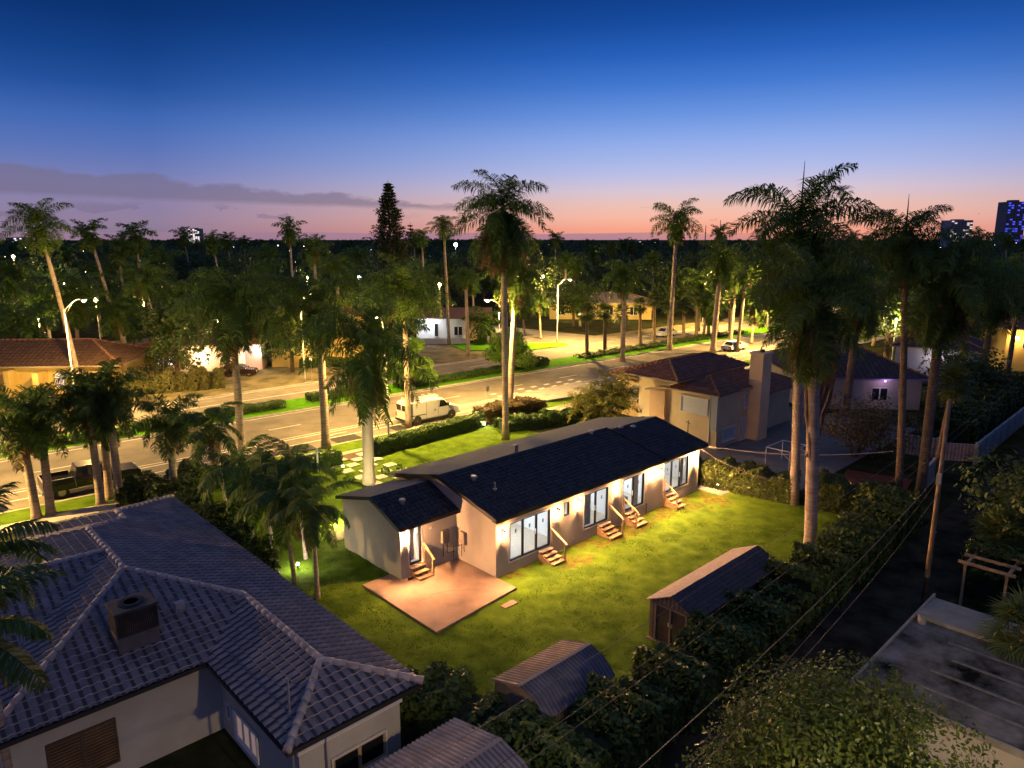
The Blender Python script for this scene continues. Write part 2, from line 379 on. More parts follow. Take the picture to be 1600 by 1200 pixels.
# grass blades standing on the lawn
def tufts(name, n, x0, x1, y0, y1, avoid, hmin, hmax, m, seed, xf=ML, z=.05):
    r = np.random.default_rng(seed); P = np.stack([r.uniform(x0, x1, n), r.uniform(y0, y1, n)], 1)
    for (a, b_, c, d) in avoid: P = P[~((P[:, 0] > a) & (P[:, 0] < b_) & (P[:, 1] > c) & (P[:, 1] < d))]
    n = len(P); th = r.uniform(0, 6.283, n); h = r.uniform(hmin, hmax, n); w = r.uniform(.012, .03, n); ln = r.normal(0, .05, (n, 2))
    dx, dy = np.cos(th) * w, np.sin(th) * w; zz = np.full(n, z)
    A = np.stack([P[:, 0] - dx, P[:, 1] - dy, zz], 1); B = np.stack([P[:, 0] + dx, P[:, 1] + dy, zz], 1); C = np.stack([P[:, 0] + ln[:, 0], P[:, 1] + ln[:, 1], zz + h], 1)
    V = np.stack([A, B, C], 1).reshape(-1, 3); F = np.arange(3 * n).reshape(-1, 3)
    o = link(name, npmesh(name, V, F, None, [m])); o.matrix_world = xf; o['kind'] = 'stuff'; return o
grassblade = leafmat('grass_blade', (.090, .170, .010), (.16, .23, .018), .7, .2, .03)
AV = [(-3.7, 18.3, -.1, 8.8), (-5.3, .1, -2.1, 3.9), (1.0, 8.3, -10.4, -8.0), (-7.2, -3.3, -10.3, -7.4), (2.8, 6.6, 15.6, 22)]
tufts('grass', 170000, -9.5, 20.5, -11.4, 21.5, AV, .04, .11, grassblade, 21)

# patio slab with a crack line, and the walk of square pavers set in grass (checkerboard)
patm = mat('stained_patio_concrete', (.30, .20, .14), .85, .28, .8, .15, 30, col2=(.46, .315, .215), detail=12)
b = MB(ML); b.slab([(-5.2, 2.95, .20), (-5.2, -2.0, .20), (-.02, -1.5, .20), (-.02, 2.95, .20)], .2); b.slab([(-5.2, 3.85, .185), (-5.2, 2.96, .185), (-3.55, 2.96, .185), (-3.55, 3.85, .185)], .18)
b.box(-1.7, -.9, -2.5, -2.15, .05, .16); structure(b.build('patio', patm, bevel=.02))
b = MB(ML); r0 = random.Random(3)
ck = [(-2.2, .35), (-1.3, 1.15), (-.4, .2)]
pts = [(-4.2, .7), (-3.6, .55), (-3.3, .75), (-2.7, .5), (-2.3, .3), (-2.1, .05), (-1.7, -.1), (-1.5, -.6)]
for a, c in zip(pts, pts[1:]): b.poly([(a[0], a[1] - .012, .204), (c[0], c[1] - .012, .204), (c[0], c[1] + .015, .204), (a[0], a[1] + .015, .204)])
structure(b.build('patio_crack', mat('crack_dirt', (.07, .05, .035), .95)))
b = MB(ML)
for i in range(4):
    for j in range(8):
        if (i + j) % 2 == 0:
            x, y = 2.85 + i * 1.0, 15.4 + j * .92
            b.box(x, x + .86, y, y + .78, .02, .17)
structure(b.build('stepping_path', mat('pale_pavers', (.58, .52, .43), .8, .1, 3), bevel=.015))
b = MB(ML); b.box(18.25, 20.2, -1.6, -.2, .02, .15); b.box(18.3, 19.6, -.2, .9, .02, .16); structure(b.build('path', concrete, bevel=.02))
b = MB(ML); b.box(-3.5, 17.5, 9.3, 10.4, .02, .13); b.box(2.8, 6.8, 21.6, 23.1, .02, .14); structure(b.build('planting_bed', soil))
b = MB(ML); b.poly([(.4, -.02, .115), (.4, -.5, .10), (3, -1.5, .09), (6.2, -1.3, .10), (9.5, -1.6, .095), (13, -1.2, .095), (16, -1.7, .10), (18.1, -.9, .10), (18.1, -.02, .115)]); b.poly([(2.9, -1.6, .108), (4.6, -2.3, .10), (5.6, -1.5, .105), (4, -1.0, .11)]); b.poly([(14.6, -1.2, .12), (15.4, -2.6, .11), (17.6, -2.9, .105), (18.6, -1.3, .12)]); structure(b.build('bare_soil', mat('reddish_soil', (.13, .095, .035), .95, .4, 3, .4, 25, col2=(.15, .18, .02), spec=.03)))
sheet('far_lawn', rect(-60, 66, 82, 130), .010, verge, MR)

# ================================================================== FOLIAGE BUILDERS
def quads(P, nrm, up, L, Wd):
    """leaf quads (diamond-ish) centred at P; up = long axis"""
    side = np.cross(up, nrm); side /= (np.linalg.norm(side, axis=1, keepdims=True) + 1e-9)
    L = np.asarray(L)[:, None]; Wd = np.asarray(Wd)[:, None]
    V = np.stack([P - up * L * .5, P + side * Wd * .5, P + up * L * .5, P - side * Wd * .5], 1).reshape(-1, 3)
    return V, np.arange(len(V)).reshape(-1, 4)
def unit(v): return v / (np.linalg.norm(v, axis=1, keepdims=True) + 1e-9)
def leaf_cloud(C, Rr, n, ls, seed, squash=(1, 1, 1), shell=.55, droop=.2):
    """leaves through the volume of many clumps: C centres (k,3), Rr radii (k,)"""
    r = np.random.default_rng(seed); C = np.asarray(C, float); Rr = np.asarray(Rr, float)
    w = Rr ** 2; k = r.choice(len(C), n, p=w / w.sum()); d = unit(r.normal(size=(n, 3)))
    rad = Rr[k] * (shell + (1.05 - shell) * r.random(n) ** .6)
    P = C[k] + d * rad[:, None] * np.asarray(squash)
    nrm = unit(d + r.normal(0, .55, (n, 3)) + np.array([0, 0, .35])); up = unit(np.cross(nrm, r.normal(size=(n, 3)))); up[:, 2] -= droop; up = unit(up)
    s = ls * r.uniform(.6, 1.35, n)
    return quads(P, nrm, up, s, s * r.uniform(.4, .6, n))
def merge(parts):
    V, F, o = [], [], 0
    for v, f in parts: V.append(v); F.append(f + o); o += len(v)
    return np.concatenate(V), np.concatenate(F)
def frond_curve(L, e0, bend, n=13, p=1.25):
    pts = [(0., 0.)]; tg = []
    for i in range(n):
        s = (i + .5) / n; e = max(e0 - bend * s ** p, -1.5)
        tg.append((math.cos(e), math.sin(e))); pts.append((pts[-1][0] + tg[-1][0] * L / n, pts[-1][1] + tg[-1][1] * L / n))
    return np.array(pts), np.array(tg)
def feather_crown(name, seed, L=3.8, nf=24, st=40, ll=.62, lw=.05, hang=-55, top=80, skirt=0, planes=2, droop=.35, rach=.035, start=.12, power=.9, bendr=(55, 85), mats=None, nopen=None, hl=1.0):
    r = np.random.default_rng(seed); V3 = []; F3 = []; MI = []; o = 0; VB = []; FB = []; MB_ = []; ob = 0
    tot = nf + skirt
    for i in range(tot):
        dead = i >= nf
        t = i / max(1, nf - 1)
        if dead: e0 = R_(r.uniform(-76, -48)); bend = R_(r.uniform(15, 35)); Lf = L * hl * r.uniform(.7, 1.08)
        elif nopen and i < nopen: e0 = R_(top + (2 - top) * (i / (nopen - 1)) + r.normal(0, 6)); bend = R_(r.uniform(*bendr)); Lf = L * r.uniform(.9, 1.1)
        elif nopen: q = (i - nopen) / max(1, nf - nopen - 1); e0 = R_(-12 + (hang + 12) * q ** .7 + r.normal(0, 6)); bend = R_(r.uniform(25, 55)); Lf = L * hl * r.uniform(.8, 1.08)
        else: e0 = R_(top + (hang - top) * t ** power + r.normal(0, 6)); bend = R_(r.uniform(*bendr)) * (1 - .35 * t); Lf = L * r.uniform(.85, 1.08) * (1 - .12 * t)
        az_ = i * 2.39996 + r.normal(0, .18)
        pts, tg = frond_curve(Lf, e0, bend)
        ca, sa = math.cos(az_), math.sin(az_)
        sway = r.normal(0, .12)
        def w3(p): return np.stack([p[:, 0] * ca, p[:, 0] * sa, p[:, 1]], 1)
        P = w3(pts); T = w3(tg); Sd = np.array([-sa, ca, 0.]); Up = unit(np.cross(T, Sd[None, :])) * -1
        P = P + Sd * (np.linspace(0, 1, len(P)) ** 2 * sway * Lf)[:, None]
        # rachis: 3-sided tube
        k = len(P); TT = np.concatenate([T, T[-1:]]); UU = unit(np.cross(TT, Sd[None, :])) * -1
        rr = np.linspace(rach, rach * .2, k)[:, None]
        ring = np.stack([P + Sd * rr, P - Sd * rr, P + UU * rr], 1).reshape(-1, 3)
        VB.append(ring); q = []
        for a in range(k - 1):
            for c in range(3): q.append((ob + a * 3 + c, ob + a * 3 + (c + 1) % 3, ob + a * 3 + 3 + (c + 1) % 3, ob + a * 3 + 3 + c))
        FB += q; MB_ += [1 if dead else 0] * len(q); ob += len(ring)
        # leaflets
        s = np.repeat(np.linspace(start, 1, st), 2); n = len(s); sg = np.tile([1., -1.], st)
        s = np.clip(s + r.normal(0, .008, n), start, 1)
        fi = s * (k - 1); i0 = np.minimum(fi.astype(int), k - 2); fr = (fi - i0)[:, None]
        B = P[i0] * (1 - fr) + P[i0 + 1] * fr; Tn = T[np.minimum(i0, len(T) - 1)]; Un = Up[np.minimum(i0, len(Up) - 1)]
        ln = ll * (np.sin(np.clip(s, 0, 1) * math.pi * .86 + .28) * .75 + .25) * r.uniform(.8, 1.15, n) * (Lf / L)
        pl = r.choice(np.linspace(-.6, .45, planes) if planes > 1 else np.array([.25]), n) + r.normal(0, .08, n)
        fw = .30 + .6 * s ** 2
        d = unit(Tn * fw[:, None] + Sd * sg[:, None] * .95 + Un * pl[:, None])
        dr = droop * r.uniform(.6, 1.4, n) * (1.6 if dead else 1.)
        mid = B + d * (ln * .55)[:, None]; d2 = d.copy(); d2[:, 2] -= dr; d2 = unit(d2); d2[:, 2] -= dr * .6; tip = mid + unit(d2) * (ln * .5)[:, None]
        wv = unit(np.cross(d, unit(Un + r.normal(0, .3, (n, 3))))) * (lw * .5)
        vs = np.stack([B - wv * .6, B + wv * .6, mid + wv, mid - wv, tip], 1).reshape(-1, 3); base = np.arange(n)[:, None] * 5
        V3.append(vs); F3.append((o + base + np.array([[0, 1, 2, 3]]), o + base + np.array([[3, 2, 4]]), dead)); o += len(vs)
    Vl = np.concatenate(V3); nl = len(Vl); V = np.concatenate([Vl] + VB)
    Q = np.concatenate([a for a, _, _ in F3] + [np.array(FB) + nl]); Tt = np.concatenate([b_ for _, b_, _ in F3])
    mi3 = np.concatenate([np.full(len(b_), int(d)) for _, b_, d in F3]); mi4 = np.concatenate([np.full(len(a), int(d)) for a, _, d in F3] + [np.array(MB_)])
    return npmesh(name, V, Tt, Q, mats or [royal_leaf, royal_dead], np.concatenate([mi3, mi4]))
def fan_crown(name, seed, R=1.5, nf=34, seg=22, mats=None, low=-60, petiole=.45):
    """cabbage-palm head: stalks ending in folded fans"""
    r = np.random.default_rng(seed); V = []; F3 = []; Q = []; o = 0
    for i in range(nf):
        t = i / (nf - 1); e0 = R_(88 + (low - 88) * t ** .9 + r.normal(0, 8)); a = i * 2.39996 + r.normal(0, .2)
        d = np.array([math.cos(e0) * math.cos(a), math.cos(e0) * math.sin(a), math.sin(e0)]); c = d * R * petiole * r.uniform(.8, 1.2)
        sd = np.array([-math.sin(a), math.cos(a), 0.]); up = np.cross(sd, d) * -1
        w = sd * .02; V += [-w, w, c + w, c - w]; Q.append((o, o + 1, o + 2, o + 3)); o += 4
        for k in range(seg):
            f = (k / (seg - 1) - .5) * R_(230); ln = R * .62 * r.uniform(.8, 1.1) * (1 - .25 * abs(f) / R_(115))
            dd = d * math.cos(f) + sd * math.sin(f) + up * .25 * (1 - math.cos(f)); dd /= np.linalg.norm(dd)
            m = c + dd * ln * .6; e = dd.copy(); e[2] -= .55; e /= np.linalg.norm(e); tip = m + e * ln * .45
            ww = np.cross(dd, up + r.normal(0, .3, 3)); ww = ww / (np.linalg.norm(ww) + 1e-9) * .032
            V += [c - ww * .3, c + ww * .3, m + ww, m - ww, tip]; Q.append((o, o + 1, o + 2, o + 3)); F3.append((o + 3, o + 2, o + 4)); o += 5
    return npmesh(name, np.array(V), np.array(F3), np.array(Q), mats or [sabal_leaf])
CR = {}
for k in range(4): CR['royal%d' % k] = feather_crown('royal_crown', 100 + k, L=4.0, nf=23, st=80, ll=1.05, lw=.062, hang=-66, top=78, skirt=2, planes=2, droop=.85, bendr=(66, 104), nopen=14, hl=.82)
CR['hang0'] = feather_crown('hanging_crown', 201, L=4.1, nf=40, st=84, ll=1.05, lw=.062, hang=-86, top=80, skirt=14, planes=2, droop=.85, bendr=(64, 104), nopen=15, hl=1.15)
CR['hang1'] = feather_crown('hanging_crown', 202, L=4.2, nf=34, st=82, ll=1.05, lw=.064, hang=-80, top=74, skirt=5, planes=2, droop=.85, bendr=(62, 98), nopen=15, hl=.98)
CR['hang2'] = feather_crown('hanging_crown', 203, L=4.2, nf=34, st=82, ll=1.05, lw=.064, hang=-80, top=76, skirt=5, planes=2, droop=.85, bendr=(62, 102), nopen=16, hl=.98)
for k in (2, 3): CR['manila%d' % k] = feather_crown('manila_crown', 310 + k, L=2.3, nf=19, st=54, ll=.66, lw=.05, hang=-46, top=78, skirt=2, planes=2, droop=.6, bendr=(72, 110))
CR['hang3'] = feather_crown('hanging_crown', 204, L=4.2, nf=27, st=82, ll=1.0, lw=.06, hang=-74, top=80, skirt=3, planes=2, droop=.85, bendr=(62, 104), nopen=17, hl=.85)
for k in range(2): CR['manila%d' % k] = feather_crown('manila_crown', 300 + k, L=2.3, nf=13, st=54, ll=.66, lw=.05, hang=-34, top=78, skirt=1, planes=1, droop=.6, bendr=(75, 112))
for k in range(2): CR['far%d' % k] = feather_crown('far_palm_crown', 400 + k, L=3.3, nf=19, st=28, ll=1.05, lw=.15, hang=-70, top=74, skirt=2, planes=2, droop=.6, bendr=(45, 75), nopen=9)
for k in range(3): CR['sabal%d' % k] = fan_crown('fan_crown', 500 + k, R=1.6)
CR['sabal3'] = fan_crown('fan_crown', 520, R=1.5, nf=26, low=-75)

def palm(kind, base, top, L, label, r0=.30, r1=.20, shaft=True, group=None, cat='palm tree', name='palm_tree', tilt=None, bark_m=None, bow=0.0, sz=1.0):
    """base, top: world points (top = heart of the crown); L: frond length in metres"""
    base, top = Vector(base), Vector(top); o = thing(name, label, cat, base, random.uniform(0, 6.28), group)
    inv = Matrix.Rotation(-o.rotation_euler.z, 3, 'Z'); d = inv @ (top - base); H = d.length
    pts = []; rad = []; K = 12; pf = .84 if shaft else .985
    bx = d.cross(Vector((0, 0, 1))); bx = bx.normalized() if bx.length > 1e-3 else Vector((1, 0, 0))
    def P(t): return d * t + Vector((d.x, d.y, 0)) * (t * t - t) * .35 + bx * math.sin(t * math.pi) * bow
    for i in range(K + 1):
        t = i / K * pf; pts.append(P(t)); rad.append((r0 + (r1 - r0) * (t / pf)) * (1 + .35 * math.exp(-t * H / .5) + .07 * math.sin(t * 3.14 * 1.2)))
    MB().tube(pts, rad, 10).build('trunk', bark_m or (trunk_royal if shaft else trunk_brown), o, smooth=True)
    if shaft:
        q = [P(pf + (1.0 - pf) * i / 5) for i in range(6)]
        MB().tube(q, [r1 * .95, r1 * 1.12, r1 * 1.05, r1 * .85, r1 * .6, r1 * .35], 10).build('crownshaft', shaft_green, o, smooth=True)
    me = CR[kind]; ref = {'r': 3.8, 'h': 3.95, 'm': 2.3, 'f': 3.3, 's': 1.6}[kind[0]]; s = L / ref
    c = link('crown', me, o, P(1.0 if shaft else .985), (random.gauss(0, .06), random.gauss(0, .06), random.uniform(0, 6.28)), (s, s, s * sz))
    return o

# ================================================================== BUILDING HELPERS
def wall_holes(b, x0, x1, y0, y1, z0, z1, holes, m=0, xf=None):
    """wall along x with rectangular openings (xa, xb, za, zb)"""
    xs = sorted({x0, x1, *[h[0] for h in holes], *[h[1] for h in holes]})
    for a, c in zip(xs, xs[1:]):
        hs = sorted([(h[2], h[3]) for h in holes if h[0] < (a + c) / 2 < h[1]]); z = z0
        for lo, hi in hs:
            if lo > z: b.box(a, c, y0, y1, z, lo, m, xf)
            z = hi
        if z < z1: b.box(a, c, y0, y1, z, z1, m, xf)
def window(parent, xa, xb, za, zb, y, panels=2, name='window', fm=None, fw=.07, trim=None, glass_m=None, xf=None, dep=.09, bars=0, label=None):
    """frame with mullions (part) and its panes (sub-part); outside face at y, outside = -y"""
    b = MB(xf)
    b.box(xa, xb, y, y + dep, za, za + fw); b.box(xa, xb, y, y + dep, zb - fw, zb)
    b.box(xa, xa + fw, y, y + dep, za + fw, zb - fw); b.box(xb - fw, xb, y, y + dep, za + fw, zb - fw)
    for i in range(1, panels):
        x = xa + (xb - xa) * i / panels; b.box(x - fw * .8, x + fw * .8, y + .004, y + dep - .004, za + fw, zb - fw)
    for i in range(bars):
        z = za + (zb - za) * (i + 1) / (bars + 1); b.box(xa + fw, xb - fw, y + .01, y + dep - .01, z - .015, z + .015)
    f = b.build(name, fm or dark_metal, parent)
    if label: f['label'] = label
    b = MB(xf); b.box(xa + fw * .6, xb - fw * .6, y + dep * .45, y + dep * .55, za + fw * .6, zb - fw * .6); b.build('pane', glass_m or glass, f)
    if trim:
        b = MB(xf); t = trim
        b.box(xa - t, xb + t, y - .045, y + .02, za - t, za); b.box(xa - t, xa, y - .04, y + .02, za, zb); b.box(xb, xb + t, y - .04, y + .02, za, zb); b.box(xa - t, xb + t, y - .045, y + .02, zb, zb + t)
        b.build('trim', white_paint, f)
    return f
def tile_face(poly, up, cell=.30, course=.36, ru=6, amp=.035, step=.03):
    """barrel-tile surface over a convex sloping polygon; up = horizontal up-slope direction"""
    P = [Vector(p) for p in poly]; nrm = (P[1] - P[0]).cross(P[2] - P[0]).normalized()
    if nrm.z < 0: nrm = -nrm
    u = Vector((-up[1], up[0], 0)).normalized(); w = nrm.cross(u).normalized()
    if w.z < 0: w = -w; 
    o = Vector((0, 0, 0)); p0 = P[0]
    us = [p.dot(u) for p in P]; ws = [(p - p0).dot(w) for p in P]
    # anchor the courses to absolute coordinates so neighbouring pieces of one plane line up
    hor = Vector((up[0], up[1], 0)).normalized(); sl = w.dot(hor)
    base = p0.dot(hor) / sl
    k0, k1 = math.floor((min(ws) + base) / course), math.ceil((max(ws) + base) / course)
    i0, i1 = math.floor(min(us) / cell * ru), math.ceil(max(us) / cell * ru)
    U = np.arange(i0, i1 + 1) * cell / ru
    Wv, Hs = [], []
    for k in range(k0, k1 + 1):
        Wv += [k * course - base + .002, (k + .96) * course - base]; Hs += [step, 0.0]
    Wv = np.array(Wv); Hs = np.array(Hs)
    prof = amp * np.maximum(0, np.cos(2 * np.pi * U / cell)) ** .8
    uu, ww = np.meshgrid(U, Wv, indexing='ij'); hh = prof[:, None] + Hs[None, :]
    pd = p0 - u * p0.dot(u)
    V = np.array(pd)[None, :] + uu.ravel()[:, None] * np.array(u)[None, :] + ww.ravel()[:, None] * np.array(w)[None, :] + hh.ravel()[:, None] * np.array(nrm)[None, :]
    nu, nw = len(U), len(Wv); a = (np.arange(nu - 1)[:, None] * nw + np.arange(nw - 1)[None, :]).ravel()
    F = np.stack([a, a + nw, a + nw + 1, a + 1], 1)
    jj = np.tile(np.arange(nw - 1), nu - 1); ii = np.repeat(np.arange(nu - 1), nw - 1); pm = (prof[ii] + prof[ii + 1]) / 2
    mi = np.where(jj % 2 == 1, 1, np.where(pm < amp * .12, 2, 0))  # own slots for risers and troughs, so highlight and shade can be coloured in
    me = npmesh('tmp', V, None, F, [None, None, None], mi); bm = bmesh.new(); bm.from_mesh(me); bpy.data.meshes.remove(me)
    cen = sum(P, Vector()) / len(P)
    for a_, c_ in zip(P, P[1:] + P[:1]):
        e = c_ - a_; no = Vector((e.y, -e.x, 0)).normalized()
        if (cen - a_).dot(no) > 0: no = -no
        bmesh.ops.bisect_plane(bm, geom=bm.verts[:] + bm.edges[:] + bm.faces[:], plane_co=a_, plane_no=no, clear_outer=True)
    vs = [v.co.copy() for v in bm.verts]; bm.verts.index_update(); fs = [[v.index for v in f.verts] for f in bm.faces]; ms = [f.material_index for f in bm.faces]; bm.free()
    return vs, fs, ms
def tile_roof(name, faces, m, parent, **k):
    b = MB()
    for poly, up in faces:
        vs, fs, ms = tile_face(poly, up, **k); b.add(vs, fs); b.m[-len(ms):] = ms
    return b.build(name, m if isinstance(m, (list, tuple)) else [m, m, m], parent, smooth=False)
def ridge_caps(name, lines, m, parent, r=.13, L=.40, smooth=True):
    b = MB()
    for a, c in lines:
        a, c = Vector(a), Vector(c); d = (c - a).length; n = max(1, int(d / L))
        for i in range(n):
            p, q = a.lerp(c, i / n), a.lerp(c, (i + 1.08) / n); b.tube([p, q], [r * 1.12, r * .86], 8)
    return b.build(name, m, parent, smooth=smooth)
def hip_faces(x0, x1, y0, y1, z, s, axis='x', hips=(1, 1)):
    """faces + cap lines of a hip / gable roof; slope s"""
    if axis == 'x':
        h = (y1 - y0) / 2; ym = (y0 + y1) / 2; zr = z + s * h; a = x0 + (h if hips[0] else 0); c = x1 - (h if hips[1] else 0)
        A, C = (a, ym, zr), (c, ym, zr)
        F = [([(x0, y0, z), (x1, y0, z), C, A], (0, 1)), ([(x1, y1, z), (x0, y1, z), A, C], (0, -1))]
        if hips[0]: F.append(([(x0, y1, z), (x0, y0, z), A], (1, 0)))
        if hips[1]: F.append(([(x1, y0, z), (x1, y1, z), C], (-1, 0)))
        ln = [(A, C)] + ([((x0, y0, z), A), ((x0, y1, z), A)] if hips[0] else []) + ([((x1, y0, z), C), ((x1, y1, z), C)] if hips[1] else [])
    else:
        h = (x1 - x0) / 2; xm = (x0 + x1) / 2; zr = z + s * h; a = y0 + (h if hips[0] else 0); c = y1 - (h if hips[1] else 0)
        A, C = (xm, a, zr), (xm, c, zr)
        F = [([(x0, y1, z), (x0, y0, z), A, C], (1, 0)), ([(x1, y0, z), (x1, y1, z), C, A], (-1, 0))]
        if hips[0]: F.append(([(x0, y0, z), (x1, y0, z), A], (0, 1)))
        if hips[1]: F.append(([(x1, y1, z), (x0, y1, z), C], (0, -1)))
        ln = [(A, C)] + ([((x0, y0, z), A), ((x1, y0, z), A)] if hips[0] else []) + ([((x0, y1, z), C), ((x1, y1, z), C)] if hips[1] else [])
    F = [(p, u) for p, u in F if len({tuple(round(c, 3) for c in q) for q in p}) >= 3]
    F = [([q for i, q in enumerate(p) if i == 0 or q != p[i - 1]], u) for p, u in F]
    return F, ln, zr

# ================================================================== THE LIT HOUSE
house = thing('house', 'long white single-storey house with dark shingle roof and lit glass doors', 'house', ML.translation, LA)
roofm = bandmat('dark_shingles', (.026, .024, .026), (.050, .046, .048), 1.05, 'X', .75, .15, 8, noise=.45, spec=.35)
flatroof = mat('grey_gravel_roof', (.24, .225, .195), .9, .15, 3, .2, 40)
SL = .244
WIN = [(.92, 3.84, .68, 2.70, 3), (6.55, 8.62, .74, 2.74, 2), (9.98, 12.05, .80, 2.78, 2), (14.05, 16.82, .90, 2.88, 3)]
b = MB()
wall_holes(b, 0, 18.0, 0, .2, 0, 3.22, [w[:4] for w in WIN] + [(4.92, 5.35, 1.95, 2.72)])
gab = lambda y0, y1, ym, zf, zm, zb: [(y0, 0), (y1, 0), (y1, zb), (ym, zm), (y0, zf)]
b.ext(gab(.2, 8.2, 4.2, 3.24, 4.20, 3.24), 0, .2, 'x'); b.ext(gab(.2, 8.2, 4.2, 3.24, 4.20, 3.24), 17.8, 18.0, 'x')
b.box(.0, 18.0, 8.2, 8.4, 0, 3.2)
wall_holes(b, -3.5, 0, 3.0, 3.2, 0, 2.82, [(-3.0, -2.25, .72, 2.74)])
b.ext(gab(3.2, 8.1, 5.2, 2.86, 3.72, 3.0), -3.5, -3.3, 'x'); b.box(-3.5, 0, 8.1, 8.3, 0, 2.95)
b.build('wall', stucco, house)
inner = mat('white_interior', (.80, .80, .78), .8)
floorm = mat('pale_oak_floor', (.52, .42, .31), .5, .12, 6)
b = MB()
for x in (4.55, 9.25, 13.15): b.box(x, x + .1, .2, 4.6, .66, 2.98)
b.box(.2, 17.8, 4.6, 4.7, .5, 2.98); b.box(.2, 17.8, .2, 4.6, 2.98, 3.02)
b.box(-3.3, -.1, 6.0, 6.1, .5, 2.7); b.box(-3.3, -.1, 3.2, 6.0, 2.76, 2.80)
b.box(-.1, 0, 3.2, 8, .5, 2.95)
b.build('interior_wall', inner, house)
b = MB(); b.box(.2, 17.8, .2, 4.6, .5, .655); b.box(-3.3, -.1, 3.2, 6.0, .5, .70); b.build('floor', floorm, house)
b = MB()                                                       # what stands inside: sofa, island, bath screen, shelf
b.box(1.1, 1.9, 1.6, 3.4, .66, 1.05); b.box(1.1, 1.3, 1.6, 3.4, 1.05, 1.45); b.box(1.9, 2.1, 1.6, 1.8, .66, 1.2)
b.build('sofa', mat('grey_upholstery', (.11, .12, .13), .9), house, bevel=.04)
b = MB(); b.box(14.4, 16.2, 1.4, 2.2, .66, 1.12); b.box(14.4, 16.2, 2.0, 2.2, 1.12, 1.5); b.build('sofa', MATS['grey_upholstery'], house, bevel=.04)
MB().box(10.9, 11.7, .9, 1.5, .66, 1.1).build('stool', MATS['grey_upholstery'], house, bevel=.04)
for q in ((2.6, 4.2, 3.6, 4.55, .66, 1.6), (7.2, 8.4, 3.9, 4.55, .66, 2.3), (15.2, 17.2, 3.9, 4.55, .66, 1.5)): MB().box(*q).build('cabinet', mat('pale_wood_cabinet', (.60, .50, .38), .5), house, bevel=.01)
for x0, x1, k in ((.2, 4.55, 1.0), (4.65, 9.25, .8), (9.35, 13.15, .8), (13.25, 17.8, 1.0)):
    lamp('AREA', ((x0 + x1) / 2, 2.2, 2.95), COOL, P_ROOM * k, house, size=(2.2, 2.2))
lamp('AREA', (-1.7, 4.6, 2.74), COOL, P_ROOM * .5, house, size=(1.2, 1.2))
for xa, xb, za, zb, n in WIN: window(house, xa, xb, za, zb, .03, n, 'glass_door', trim=.07)
window(house, 4.92, 5.35, 1.95, 2.72, .03, 1, 'window', fw=.06)
window(house, -3.0, -2.25, .72, 2.74, 3.03, 1, 'glass_door', fw=.10, trim=.06)
for xa, xb, za, zb, n in WIN:                                  # maker's stickers left on the new panes, and a drawn curtain
    for i in range(n):
        x = xa + (xb - xa) * (i + .5) / n; MB().box(x - .05, x + .05, .055, .06, zb - .62, zb - .42).build('pane_sticker', mat('sticker_grey', (.22, .24, .27), .6), house)
for xa, xb in ((.98, 1.35), (6.6, 7.5), (11.3, 12.0), (16.3, 16.78)):
    b = MB(); k = int((xb - xa) / .05)
    b.add([(xa + .05 * i, .34 + .025 * (i % 2), z) for i in range(k + 1) for z in (.72, 2.85)], [(2 * i, 2 * i + 2, 2 * i + 3, 2 * i + 1) for i in range(k)]); b.build('curtain', mat('pale_curtain', (.55, .56, .60), .9), house)
b = MB(); b.box(-2.92, -2.33, 3.30, 3.32, 2.35, 2.62); b.box(-2.9, -2.35, 3.30, 3.315, .80, 2.6); b.build('door_blind', inner, house)
for xa, xb, za, zb, n in WIN:                                  # handles on the meeting stiles
    x = xa + (xb - xa) * (n - 1) / n; MB().box(x - .13, x - .10, -.03, .02, 1.62, 1.92).build('door_handle', white_paint, house)
# roof: courses of shingles laid as steps
def shingles(b, x0, x1, y0, z0, y1, z1, t=.028, c=.30):
    d = math.hypot(y1 - y0, z1 - z0); n = max(1, int(round(abs(d) / c)))
    for i in range(n):
        a, e = i / n, (i + 1) / n
        ya, za, ye, ze = y0 + (y1 - y0) * a, z0 + (z1 - z0) * a, y0 + (y1 - y0) * e, z0 + (z1 - z0) * e
        b.ext([(ya, za - .03), (ye, ze - .03), (ye, ze + .004), (ya, za + t)], x0, x1, 'x')
b = MB()
shingles(b, -.25, 13.6, -.32, 3.30, 4.2, 4.42); shingles(b, 13.6, 18.3, -.40, 3.36, 3.75, 4.40)
shingles(b, -3.75, -.02, 2.72, 2.92, 5.2, 3.86)
rf = b.build('roof', roofm, house)
b = MB()
b.ext([(4.2, 4.40), (8.75, 3.36), (8.75, 3.44), (4.2, 4.47)], -.25, 13.6, 'x'); b.ext([(3.75, 4.38), (8.75, 3.36), (8.75, 3.43), (3.75, 4.445)], 13.6, 18.3, 'x')
b.ext([(5.2, 3.82), (8.55, 2.98), (8.55, 3.05), (5.2, 3.885)], -3.75, -.02, 'x')
b.build('flat_roof', flatroof, house)
b = MB()                                                       # fascia boards and barge boards
b.box(-.27, 13.6, -.36, -.325, 3.12, 3.31); b.box(13.6, 18.32, -.44, -.405, 3.16, 3.37); b.box(-3.77, -.02, 2.68, 2.715, 2.76, 2.93)
b.ext([(-.34, 3.15), (4.2, 4.26), (8.75, 3.22), (8.75, 3.45), (4.2, 4.49), (-.34, 3.345)], -.29, -.255, 'x'); b.ext([(2.70, 2.79), (5.2, 3.72), (8.55, 2.88), (8.55, 3.06), (5.2, 3.90), (2.70, 2.965)], -3.79, -3.755, 'x')
b.ext([(-.42, 3.20), (3.75, 4.24), (8.75, 3.22), (8.75, 3.44), (3.75, 4.46), (-.42, 3.40)], 18.305, 18.34, 'x')
